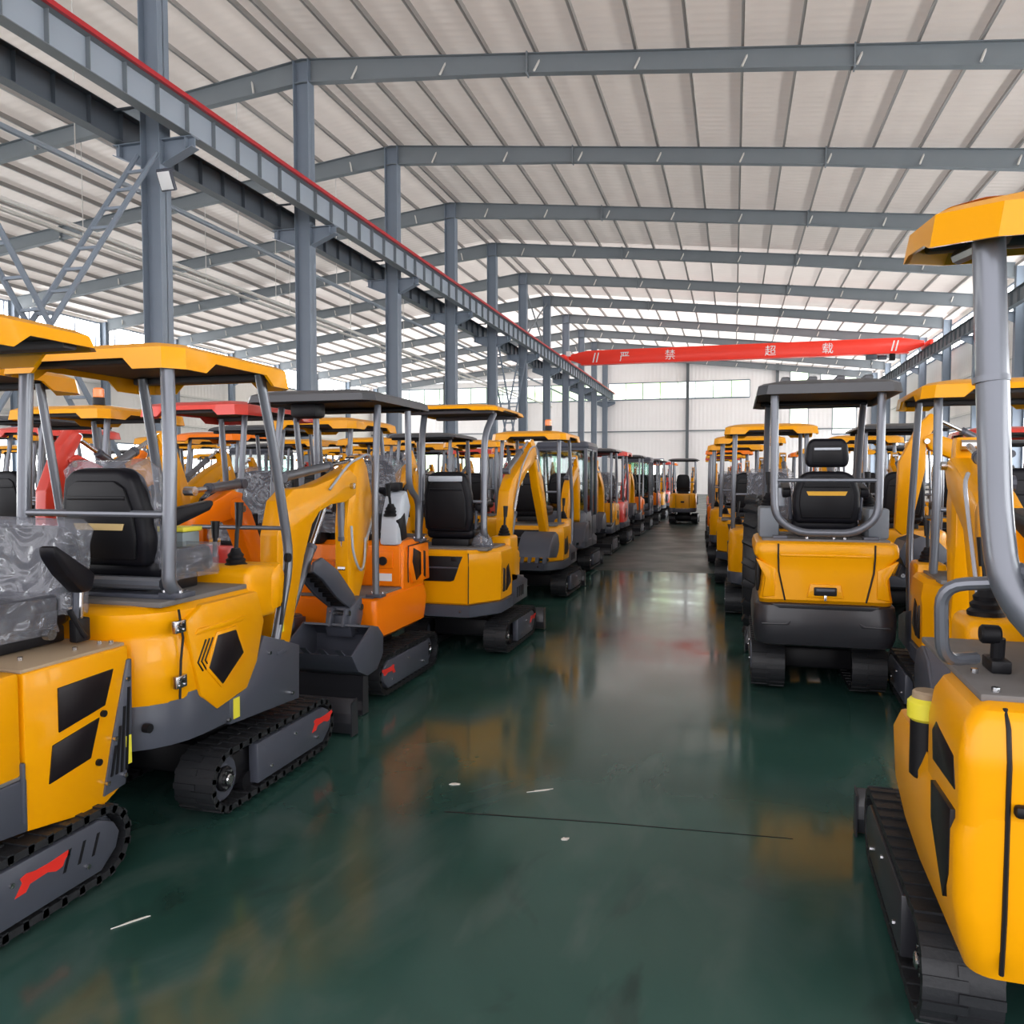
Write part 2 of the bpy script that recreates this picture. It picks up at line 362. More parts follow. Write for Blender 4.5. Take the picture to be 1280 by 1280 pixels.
def canopy(root, x0, x1, y0, y1, z, mat, th=.085, drop=.045, chx=.13, chy=.16, tabs=True, lining=LINING, ridges=0, name='canopy_roof', crown=.03, tilt=0, mid=False, fr=.22):
    """roof with a folded rim; corner tabs of the rim hang lower than its middle"""
    def pl(d, q=0):
        # octagon-ish outline with extra points so the rim can step
        X0, X1, Y0, Y1 = x0 + d, x1 - d, y0 + d, y1 - d; cx, cy = chx * .5, chy * .5
        fx, fy = (X1 - X0) * fr, (Y1 - Y0) * fr
        p = []
        p += [(X0, Y0 + cy), (X0 + cx, Y0)]
        p += [(X0 + fx, Y0), (X0 + fx + .05, Y0), (X1 - fx - .05, Y0), (X1 - fx, Y0)]
        p += [(X1 - cx, Y0), (X1, Y0 + cy)]
        p += [(X1, Y0 + fy), (X1, Y0 + fy + .07), (X1, Y1 - fy - .07), (X1, Y1 - fy)]
        p += [(X1, Y1 - cy), (X1 - cx, Y1)]
        p += [(X1 - fx, Y1), (X1 - fx - .05, Y1), (X0 + fx + .05, Y1), (X0 + fx, Y1)]
        p += [(X0 + cx, Y1), (X0, Y1 - cy)]
        p += [(X0, Y1 - fy), (X0, Y1 - fy - .07), (X0, Y0 + fy + .07), (X0, Y0 + fy)]
        return p
    low = [1, 1, 1, 0, 0, 1, 1, 1, 1, 0, 0, 1, 1, 1, 1, 0, 0, 1, 1, 1, 1, 0, 0, 1]
    if mid: low = [1 - l for l in low]
    def rim(d, base):
        return [Vector((x, y, base - (drop if (tabs and l) else 0))) for (x, y), l in zip(pl(d), low)]
    zt = z; T = Matrix.Translation((0, y0, z)) @ Matrix.Rotation(R(tilt), 4, 'X') @ Matrix.Translation((0, -y0, -z))
    m = MB(T)
    m.loft([[Vector((x, y, zt + crown)) for x, y in pl(.26)], [Vector((x, y, zt + crown * .7)) for x, y in pl(.14)], [Vector((x, y, zt)) for x, y in pl(.05)], [Vector((x, y, zt - .02)) for x, y in pl(.012)], rim(0, zt - th + .035), rim(.012, zt - th + .035), [Vector((x, y, zt - .03)) for x, y in pl(.03)]], mat, cap0=True, cap1=False)
    for k in range(ridges):
        xx = x0 + .2 + (x1 - x0 - .4) * k / (ridges - 1); m.box(xx - .03, xx + .03, y0 + .18, y1 - .18, zt + .0, zt + crown + .022, mat, .012)
    c = m.build(name, root, 28)
    m = MB(T); m.loft([ring(pl(.035), zt - .040), ring(pl(.035), zt - .032)], lining)
    m.box(x0 + .06, x1 - .06, y0 + .10, y0 + .17, zt - .075, zt - .04, lining, .01); m.box(x0 + .06, x1 - .06, y1 - .17, y1 - .10, zt - .075, zt - .04, lining, .01)
    m.build('roof_lining', c)
    return c

def post(root, path, r=.027, fil=.12, mat=POST, foot=True, name='canopy_post'):
    m = MB(); m.tube(path, r, mat, 12, fil)
    p = Vector(path[0])
    if foot: m.box(p.x - .06, p.x + .06, p.y - .05, p.y + .05, p.z - .012, p.z + .012, GREY, .004); bolt(m, (p.x + .042, p.y - .03, p.z + .015), 'z'); bolt(m, (p.x - .042, p.y - .03, p.z + .015), 'z')
    return m.build(name, root)

def seat(root, x, y, z, w=.46, back_h=.52, tilt=10, wrap=False, arms=True, head=False, stripe=None, sz=.53):
    """seat facing +Y: cushion and backrest; (x, y, z) = rear centre of the seat base"""
    s = MB()
    s.box(x - w / 2 + .05, x + w / 2 - .05, y + .02, y + .38, z, z + .07, BLK, .01)
    base = s.build('seat_base', root)
    c = MB(); c.box(x - w / 2, x + w / 2, y + .02, y + .46, z + .07, z + .18, SEATM, .045, seg=3)
    c.box(x - w / 2, x - w / 2 + .09, y + .06, y + .44, z + .12, z + .205, SEATM, .035, seg=3); c.box(x + w / 2 - .09, x + w / 2, y + .06, y + .44, z + .12, z + .205, SEATM, .035, seg=3)
    cu = c.build('seat_cushion', root)
    M = Matrix.Translation((x, y + .03, z + .14)) @ Matrix.Rotation(R(tilt), 4, 'X')
    b = MB(M)
    prof = [(-w / 2 + .02, 0), (w / 2 - .02, 0), (w / 2, .12), (w / 2 - .005, back_h * .62), (w / 2 - .04, back_h - .04), (w / 2 - .10, back_h), (-w / 2 + .10, back_h), (-w / 2 + .04, back_h - .04), (-w / 2 + .005, back_h * .62), (-w / 2, .12)]
    b.prism(prof, 'y', -.055, .045, SEATM, .03, seg=3)
    b.prism([(px * .80, .04 + pz * .80) for px, pz in prof], 'y', -.072, -.05, BLK, .012)
    b.box(-w * .34, w * .34, -.078, -.06, back_h * .70, back_h * .74, BLK, .004)
    b.prism([(px * .78, .05 + pz * .82) for px, pz in prof], 'y', .03, .065, SEATM, .02)
    bk = b.build('seat_backrest', root)
    if stripe:
        q = MB(M); q.prism([(-w * .30, back_h * sz + .018), (-w * .27, back_h * sz - .012), (w * .27, back_h * sz - .012), (w * .30, back_h * sz + .018)], 'y', -.077, -.070, stripe); q.build('back_label', bk)
    if head:
        H = back_h
        q = MB(M); q.prism([(-.13, H + .03), (.13, H + .03), (.15, H + .08), (.135, H + .20), (.10, H + .235), (-.10, H + .235), (-.135, H + .20), (-.15, H + .08)], 'y', -.05, .045, SEATM, .028, seg=3)
        q.prism([(-.10, H + .06), (.10, H + .06), (.10, H + .185), (-.10, H + .185)], 'y', -.058, -.045, BLK, .006)
        for sx in (-.06, .06): q.tube([(sx, 0, back_h - .03), (sx, 0, back_h + .055)], .009, STEEL, 8)
        q.box(-.09, .09, -.062, -.05, H + .155, H + .172, PALE, .003)
        q.build('headrest', bk)
    if arms:
        for sx in (-1, 1):
            q = MB(Matrix.Translation((x + sx * (w / 2 + .035), y + .03, z + .36)) @ Matrix.Rotation(R(8), 4, 'X'))
            q.prism([(0, -.035), (.06, -.05), (.30, -.022), (.335, .005), (.33, .025), (.05, .03), (0, .02)], 'x', -.03, .03, SEATM, .012)
            q.tube([(-sx * .02, .02, -.01), (-sx * .03, .0, -.20)], .014, GREY, 8)
            q.build('armrest', root)
    if wrap:
        q = MB(M); n = 11; k = 9
        g = [[None] * (k + 1) for _ in range(n + 1)]
        rr = random.Random(int(abs(x * 1000) + abs(y * 77)))
        rings_ = []
        for i in range(n + 1):
            zz = -.02 + (back_h + .05) * i / n; ww = w / 2 + .022 - (.05 if i == n else 0)
            pl = rrect(-ww, ww, .01 if wrap == 'front' else -.088, .085, (.04, .04, .04, .04), 3)
            rings_.append([Vector((px + rr.uniform(-.006, .006), py + rr.uniform(-.010, .010), zz + rr.uniform(-.006, .006))) for px, py in pl])
        q.loft(rings_, WRAP, cap0=False, cap1=True); q.build('plastic_wrap', bk, 80)
        q = MB(); rings_ = []
        for i in range(5):
            zz = z + .06 + .14 * i / 4 + (.012 if i == 4 else 0); pl = rrect(x - w / 2 - .02, x + w / 2 + .02, y + .10, y + .49, (.05,) * 4, 4)
            rings_.append([Vector((px + rr.uniform(-.006, .006), py + rr.uniform(-.008, .008), zz + rr.uniform(-.008, .008))) for px, py in pl])
        q.loft(rings_, WRAP, cap0=False, cap1=True); q.build('cushion_wrap', cu, 80)
    return bk

def lever(root, p, h=.30, lean=(0, .04), boot=True):
    x, y, z = p; m = MB()
    if boot:
        m.tube_profile(Vector((x, y, z)), Vector((0, 0, 1)), [(.058, 0), (.060, .015), (.048, .025), (.052, .04), (.040, .05), (.043, .065), (.030, .078), (.022, .10)], BLK, 14)
    m.tube([(x, y, z + .05), (x + lean[0] * .5, y + lean[1] * .5, z + h * .55), (x + lean[0], y + lean[1], z + h * .7)], .011, BLK, 8)
    m.tube([(x + lean[0], y + lean[1], z + h * .62), (x + lean[0] * 1.3, y + lean[1] * 1.3, z + h)], .017, BLK, 10, r2=.024)
    return m.build('control_lever', root)

def bar(root, name, path, r, mat=POST, fil=.06):
    m = MB(); m.tube(path, r, mat, 10, fil); return m.build(name, root)

def cylinder(root, a, b, x, r=.032, split=.55, name='hydraulic_cylinder', T=None):
    """a, b: (y, z) ends; barrel from a"""
    m = MB(T); A = Vector((x, *a)); B = Vector((x, *b)); s = A.lerp(B, split)
    m.tube([A, s], r, CYL, 12); m.tube([s, s + (B - A).normalized() * .03], r * 1.12, GREY, 12)
    m.cyl(A, 'x', r * 1.1, r * 2.4, GREY, 10)
    o = m.build(name, root)
    m = MB(T); m.tube([s, B], r * .55, STEEL, 10); m.cyl(B, 'x', r * .95, r * 2.2, STEEL, 10); m.build('piston_rod', o)
    return o

def bucket(root, x, y, z, ang, w=.36, k=1.0, T=None, teeth=4, flip=False):
    M = (T or Matrix()) @ Matrix.Translation((x, y, z)) @ Matrix.Rotation(R(ang), 4, 'X') @ Matrix.Rotation(PI if flip else 0, 4, 'Z')
    outer = [(.30, -.06), (.20, -.16), (.06, -.20), (-.08, -.17), (-.16, -.07), (-.15, .05), (-.06, .11), (.04, .12)]
    outer = [(a * k, b * k) for a, b in outer]
    cx, cy = .08 * k, -.03 * k
    inner = [(a + (cx - a) * .07, b + (cy - b) * .09) for a, b in outer]
    m = MB(M)
    m.prism(outer + inner[::-1], 'x', -w / 2, w / 2, GREY)
    b = m.build('bucket', root)
    for s in (-1, 1):
        m = MB(M); m.prism(outer, 'x', s * w / 2, s * (w / 2 + .014), GREY, .003); m.build('bucket_side_plate', b)
    m = MB(M)
    for s in (-.05, .05): m.prism([(-.06 * k, .09 * k), (.06 * k, .10 * k), (.03 * k, .22 * k), (-.03 * k, .22 * k)], 'x', s - .009, s + .009, GREY, .003)
    for q in (-.0,): m.cyl((0, 0, .19 * k), 'x', .018, .15, STEEL, 10)
    m.build('bucket_ear', b)
    for t in range(teeth):
        xx = -w / 2 + w * (t + .5) / teeth; m = MB(M)
        m.prism([(.27 * k, -.075 * k), (.36 * k, -.02 * k), (.28 * k, -.055 * k)], 'x', xx - .022, xx + .022, GREY); m.build('bucket_tooth', b)
    return b

def arm_set(root, col, boom, stick, x, hw=.055, stick_cyl=None, boom_cyl=None, bucket_cyl=None, bk=None, piv=(0, .35, 0), yaw=0, hoses=None, swing=True, stickers=True, shw=.045, logo=None):
    T = Matrix.Translation(piv) @ Matrix.Rotation(R(yaw), 4, 'Z') @ Matrix.Translation([-c for c in piv])
    m = MB(T); m.prism(boom, 'x', x - hw, x + hw, col, .010); b = m.build('boom', root)
    for p in (boom[0], stick[0]):
        m = MB(T); m.cyl((x, *p), 'x', .022, 2 * hw + .05, STEEL, 12); m.build('pivot_pin', b)
    if stickers:
        y0, z0 = boom[0]; m = MB(T); m.box(x - hw - .002, x + hw + .002, y0 + .00, y0 + .045, z0 + .10, z0 + .17, STICK); m.build('warning_label', b)
    m = MB(T); m.prism(stick, 'x', x - shw, x + shw, col, .009); st = m.build('dipper_stick', root)
    if swing:
        y0, z0 = boom[0]
        m = MB(T)
        for s in (-1, 1): m.prism([(y0 - .22, z0 - .14), (y0 + .03, z0 - .10), (y0 + .06, z0 + .02), (y0, z0 + .06), (y0 - .06, z0 + .02), (y0 - .22, z0 + .0)], 'x', x + s * (hw + .006), x + s * (hw + .03), GREY, .004)
        m.cyl((x, y0 - .20, z0 - .07), 'z', .06, .17, GREY, 16, .01)
        m.build('swing_bracket', root)
    if stick_cyl: cylinder(root, *stick_cyl, x, .030, .62, 'stick_cylinder', T)
    if boom_cyl: cylinder(root, *boom_cyl, x, .034, .6, 'boom_cylinder', T)
    if bucket_cyl: cylinder(root, *bucket_cyl, x, .026, .55, 'bucket_cylinder', T)
    if bk: bucket(root, x, *bk, T=T)
    for h in (hoses or ()):
        m = MB(T); m.tube([(x + a, y, z) for a, y, z in h], .009, HOSE, 7, .08); m.build('hydraulic_hose', b)
    return T

def vent(root, poly, axis, a, c, mat=GLASSB, name='vent_grille', slats=0, ydir=None):
    m = MB(); m.prism(poly, axis, a, c, mat, .002)
    return m.build(name, root)

# default arm (folded up in front of the machine)
D_BOOM = [(.50, .58), (.44, .66), (.44, 1.15), (.52, 1.40), (.66, 1.55), (1.00, 1.72), (1.22, 1.80), (1.30, 1.76), (1.24, 1.66), (1.00, 1.55), (.78, 1.42), (.66, 1.25), (.58, .95), (.57, .60)]
D_STICK = [(1.27, 1.73), (1.16, 1.93), (1.24, 1.97), (1.34, 1.86), (1.48, 1.55), (1.50, .98), (1.44, .92), (1.38, .96), (1.27, 1.50)]
D_SC = ((.62, 1.62), (1.18, 1.92)); D_BC = ((.52, .72), (.92, 1.40)); D_KC = ((1.42, 1.62), (1.55, 1.02))
def default_arm(root, col, x=0, yaw=0, hoses=True, lite=False, dy=0):
    sh = lambda P: [(a + dy, b) for a, b in P]
    arm_set(root, col, sh(D_BOOM), sh(D_STICK), x, .055, tuple(sh(D_SC)), None if lite else tuple(sh(D_BC)), None if lite else tuple(sh(D_KC)), (1.34 + dy, .74, -150), (0, .35, 0), yaw,
            [[(.07, .60 + dy, 1.2), (.08, .75 + dy, 1.62), (.07, 1.1 + dy, 1.80), (.07, 1.3 + dy, 1.86), (.065, 1.40 + dy, 1.5)]] if hoses else None, True, not lite)

# ------------------------------------------------------------------ hero machines
def hero_round():
    """yellow machine with a rounded tail, five-sided side vent and grey skirt"""
    root = empty('mini_excavator', (-2.80, 3.74, 0))
    for s in (-1, 1): track(root, s, emblem=.44 if s > 0 else None)
    undercarriage(root, blade_y=.83, bw=.50)
    hw = .44
    # skirt
    def P(z, g=0.0, yr=-.93): return ring(rrect(-hw - g, hw + g, yr - g, .26, ((.30, .34), (.30, .34), .02, .02), 6), z)
    m = MB(); m.loft([P(.435, -.05), P(.455, .004), P(.50, .010), P(.60, .010), P(.68, .004), P(.685, -.02)], GREY)
    m.box(-hw, hw, -.10, .25, .42, .685, GREY, .012)
    for s in (-1, 1):
        m.prism([(-.40, .44), (.24, .40), (.25, .70), (-.10, .82), (-.17, .70), (-.26, .585), (-.40, .56)], 'x', s * (hw - .02), s * (hw + .013), GREY, .004)
        for yy, zz in ((-.06, .72), (-.42, .47), (.16, .45)): bolt(m, (s * (hw + .02), yy, zz))
        m.cyl((s * (hw - .07), -.87, .56), 'x', .02, .03, BLK, 12)
    sk = m.build('body_skirt', root)
    m = MB()
    m.box(hw + .012, hw + .016, -.375, -.325, .46, .56, STICK); m.build('warning_label', sk)
    m = MB(); m.box(-hw + .01, hw - .01, -.10, .25, .684, .70, DECK, .003); m.build('floor_plate', root)
    # hood
    def Q(z, g, yf=-.16, yr=-.93): return ring(rrect(-hw - g, hw + g, yr - g, yf, ((.27, .30), (.27, .30), .03, .03), 6), z)
    m = MB(); m.loft([Q(.60, -.02), Q(.66, .0), Q(.86, .006), Q(.93, -.012), Q(.96, -.014), Q(1.00, .0), Q(1.05, -.004), Q(1.075, -.03), Q(1.08, -.06)], YEL)
    for s in (-1, 1):   # lower side lobe of the hood between the skirt's waves
        m.prism([(-.62, .64), (-.50, .545), (-.26, .585), (-.17, .70), (-.10, .90), (-.16, 1.06), (-.60, 1.06), (-.72, 1.0)], 'x', s * (hw - .03), s * (hw + .017), YEL, .010)
        m.prism([(-.66, .93), (-.30, .93), (-.26, .955), (-.64, .955)], 'x', s * (hw), s * (hw + .024), YEL, .006)
    hd = m.build('engine_hood', root)
    for s in (-1, 1):
        pent = [(-.47, .66), (-.57, .76), (-.50, .90), (-.36, .90), (-.30, .775)]
        m = MB(); m.prism([(a * 1.0 + (a + .44) * .14, b + (b - .78) * .14) for a, b in pent], 'x', s * (hw + .005), s * (hw + .024), YEL, .005); m.build('vent_frame', hd)
        vent(hd, pent, 'x', s * (hw + .010), s * (hw + .027))
        for k in range(3):
            m = MB(); yy = -.60 - k * .026; m.tube([(s * (hw + .017), yy + .07, .895), (s * (hw + .017), yy + .01, .80), (s * (hw + .017), yy + .045, .755)], .005, BLK, 6); m.build('pressed_groove', hd)
        m = MB(); m.tube([(s * (hw - .000), -.745, .66), (s * (hw + .004), -.74, .83), (s * (hw + .006), -.725, .93), (s * (hw + .001), -.745, 1.06)], .0055, BLK, 6); m.build('door_seam', hd)
        for zz in (.74, .985):
            m = MB(); m.box(s * (hw + .004) - .012, s * (hw + .004) + .014, -.785, -.715, zz - .028, zz + .028, STEEL, .005)
            for a in (-.768, -.732):
                for c in (-.015, .015): bolt(m, (s * (hw + .016), a, zz + c), r=.006)
            m.build('door_hinge', hd)
    m = MB(); m.box(-hw + .03, hw - .03, -.82, -.18, 1.075, 1.10, DECK, .006)
    m.box(-.42, .42, -.74, -.60, 1.10, 1.12, GREY, .004)
    for yy in (-.64, -.70): bolt(m, (.36, yy, 1.125), 'z'); bolt(m, (.40, yy, 1.125), 'z')
    m.build('deck_plate', root)
    # console in front of the seat
    m = MB(); m.prism([(-.19, .90), (.08, .90), (.13, 1.02), (.08, 1.17), (-.12, 1.19), (-.19, 1.16)], 'x', -.16, .42, YEL, .03, seg=3)
    m.prism([(.02, .92), (.16, .94), (.17, 1.10), (.12, 1.19), (.02, 1.14)], 'x', .12, .43, YEL, .03)
    m.cyl((.27, .165, 1.07), 'y', .014, .02, BLK, 12)
    cn = m.build('control_console', root)
    lever(root, (.27, -.07, 1.17), .34, (0, .03)); lever(root, (.14, -.07, 1.17), .24, (0, .01), False)
    m = MB(); m.tube([(.43, .10, .84), (.435, .16, 1.18)], .008, BLK, 8); m.cyl((.437, .165, 1.20), 'x', .026, .02, BLK, 12); m.build('side_lever', root)
    m = MB(); m.box(-.13, .06, -.22, -.08, 1.17, 1.36, new_mat('tool_box_grey', (.22, .27, .29), .5), .01); m.box(-.14, .07, -.23, -.07, 1.36, 1.385, STICK, .006); m.build('tool_box', cn)
    seat(root, .03, -.68, 1.10, .46, .45, 8, wrap='front', stripe=new_mat('tan_label', (.55, .40, .18), .5), sz=.42)
    # posts
    for s in (-1, 1):
        post(root, [(s * .40, -.70, 1.12), (s * .40, -.755, 1.17), (s * .40, -.73, 1.75), (s * .385, -.72, 2.19)], .031, .05)
        post(root, [(s * .40, .07, .70), (s * .40, .25, 1.18), (s * .385, .12, 1.8), (s * .37, .02, 2.19)], .027, .14, name='front_post')
    bar(root, 'crossbar', [(-.40, -.745, 1.48), (.40, -.745, 1.48)], .017); bar(root, 'lower_crossbar', [(-.40, -.74, 1.17), (.36, -.74, 1.17)], .03)
    bar(root, 'grab_bar', [(-.2, .20, 1.36), (.40, .20, 1.36)], .012)
    canopy(root, -.52, .47, -.78, .22, 2.235, YEL, .10, .05)
    boom = [(.44, .62), (.42, .80), (.43, 1.30), (.50, 1.50), (.62, 1.57), (.85, 1.58), (1.10, 1.63), (1.36, 1.70), (1.48, 1.64), (1.46, 1.52), (1.30, 1.47), (1.10, 1.46), (.94, 1.42), (.84, 1.34), (.74, 1.15), (.62, .82), (.56, .64)]
    stick = [(1.38, 1.58), (1.50, 1.78), (1.58, 1.80), (1.66, 1.72), (1.76, 1.45), (1.62, .96), (1.46, .68), (1.38, .66), (1.34, .76), (1.34, 1.3)]
    arm_set(root, YEL, boom, stick, .15, .06, ((.56, 1.64), (1.50, 1.76)), ((.60, .74), (1.12, 1.46)), ((1.34, 1.50), (1.36, 1.00)), None, hoses=[
        [(.07, 1.05, 1.56), (.09, 1.30, 1.74), (.09, 1.62, 1.82), (.08, 1.74, 1.66), (.075, 1.70, 1.35), (.065, 1.60, 1.18)], [(.07, 1.36, 1.30), (.09, 1.34, 1.10), (.10, 1.44, .96), (.07, 1.56, 1.02), (.06, 1.6, 1.2)]], shw=.05)
    # link plates and bucket hanging from the stick
    for s in (-1, 1):
        m = MB(); m.prism([(.82, 1.10), (.92, 1.12), (1.12, 1.02), (1.36, .82), (1.42, .72), (1.35, .70), (1.10, .84), (.92, .98), (.80, 1.04)], 'x', .15 + s * .075 - .012, .15 + s * .075 + .012, GREY, .006); m.build('thumb_plate', root)
    m = MB()
    for i in range(7): m.box(.08, .22, .96 + i * .055, .99 + i * .055, .98 - i * .04, 1.01 - i * .04, BLK, .004)
    m.build('thumb_rib', root)
    m = MB(); m.prism([(1.30, .74), (1.46, .80), (1.48, .66), (1.42, .54), (1.30, .52), (1.27, .60)], 'x', .05, .25, GREY, .015); bolt(m, (.26, 1.36, .58), r=.03); bolt(m, (.26, 1.42, .72), r=.025); m.build('quick_coupler', root)
    bucket(root, .17, 1.25, .50, -8, .50, 1.05, flip=True, teeth=4)
    return root

def hero_angular():
    """yellow machine with flat folded panels, seen from its tail side; faces the camera"""
    root = empty('mini_excavator', (-2.90, 2.15, 0), PI)
    for s in (-1, 1): track(root, s, xo=.49, L=1.24, h=.36, emblem=-.14 if s < 0 else None, guard_y=(-.45, .47), flip=True, lugs=34, slots=s < 0)
    undercarriage(root, blade_y=.83, bw=.50)
    hw = .45
    m = MB(); m.prism([(-.12, .94), (-.12, .36), (-.47, .30), (-.60, .36), (-.64, .60), (-.64, .94)], 'x', -hw, hw, YEL, .012)
    m.prism([(.42, .42), (.42, .56), (-.13, .56), (-.13, .36)], 'x', -hw, hw, GREY, .01)
    hd = m.build('engine_hood', root)
    m = MB(); m.box(-hw + .01, hw - .01, -.63, -.12, .938, .952, DYEL, .003)
    for p in ((-.40, -.60), (-.36, -.58), (-.36, -.45), (-.30, -.25), (.36, -.45)): bolt(m, (*p, .957), 'z')
    m.build('deck_plate', hd)
    for s in (-1, 1):
        vent(hd, [(-.27, .68), (-.27, .85), (-.55, .86), (-.50, .72)], 'x', s * (hw - .004), s * (hw + .006))
        vent(hd, [(-.22, .50), (-.24, .64), (-.47, .68), (-.42, .53)], 'x', s * (hw - .004), s * (hw + .006))
        m = MB(); m.prism([(-.48, .35), (-.60, .36), (-.645, .60), (-.65, .88), (-.625, .88), (-.53, .55)], 'x', s * (hw - .01), s * (hw + .008), GREY, .004)
        for k in range(4):
            m.prism([(-.515 - k * .028, .42), (-.527 - k * .028, .42), (-.555 - k * .026, .54 + k * .075), (-.543 - k * .026, .54 + k * .075)], 'x', s * (hw + .006), s * (hw + .012), BLK)
        for yy, zz in ((-.50, .40), (-.545, .57), (-.62, .80), (-.595, .40)): bolt(m, (s * (hw + .01), yy, zz))
        c = m.build('corner_guard', root)
        m = MB(); m.box(s * (hw + .008) - .003, s * (hw + .008) + .004, -.635, -.605, .44, .56, STICK); m.build('warning_label', c)
        for py_, pz_ in ((-.49, .69), (-.46, .50)): m = MB(); m.cyl((s * (hw + .003), py_, pz_), 'x', .014, .02, BLK, 10); m.build('panel_plug', hd)
    m = MB(); m.box(-.425, -.32, -.122, -.114, .80, .86, new_mat('lime_sticker', (.55, .62, .05), .4)); m.build('warning_label', hd)
    m = MB(); m.box(-.46, -.10, -.115, -.10, .40, .62, GREY, .03); m.build('step_panel', root)
    m = MB(); m.box(-hw, hw, -.10, .42, .56, .575, DECK, .004); m.build('floor_plate', root)
    seat(root, .0, -.60, .955, .47, .345, 6, wrap=True, arms=False)
    M = Matrix.Translation((-.295, -.58, 1.22)) @ Matrix.Rotation(R(16), 4, 'Z') @ Matrix.Rotation(R(24), 4, 'X')
    m = MB(M); m.prism([(-.02, -.045), (.05, -.075), (.20, -.045), (.30, -.005), (.325, .03), (.30, .045), (.05, .035), (-.02, .03)], 'x', -.032, .032, SEATM, .015); m.build('armrest', root)
    m = MB(); m.tube([(-.275, -.56, 1.25), (-.27, -.55, 1.02)], .015, GREY, 8); m.tube([(-.29, -.57, 1.24), (-.285, -.56, 1.05)], .010, STEEL, 8)
    m.box(-.30, -.26, -.60, -.52, .96, 1.06, BLK, .01); m.tube([(-.29, -.50, 1.10), (-.30, -.55, 1.0), (-.30, -.57, .98)], .012, BLK); m.cyl((-.285, -.40, 1.02), 'x', .022, .03, STEEL, 12); m.build('armrest_bracket', root)
    for s in (-1, 1):
        lever(root, (s * .36, -.02, .95), .30)
        post(root, [(s * .42, .36, .58), (s * .42, .36, 1.4), (s * .40, .25, 2.17)], .027, .2)
    m = MB(); m.box(-.45, -.28, -.11, .08, .56, .95, YEL, .02); m.build('control_console', root); m = MB(); m.box(.28, .45, -.11, .08, .56, .95, YEL, .02); m.build('control_console', root)
    canopy(root, -.48, .48, -.54, .60, 2.215, YEL, .10, .05, mid=True, fr=.33)
    default_arm(root, YEL, 0, 0)
    return root

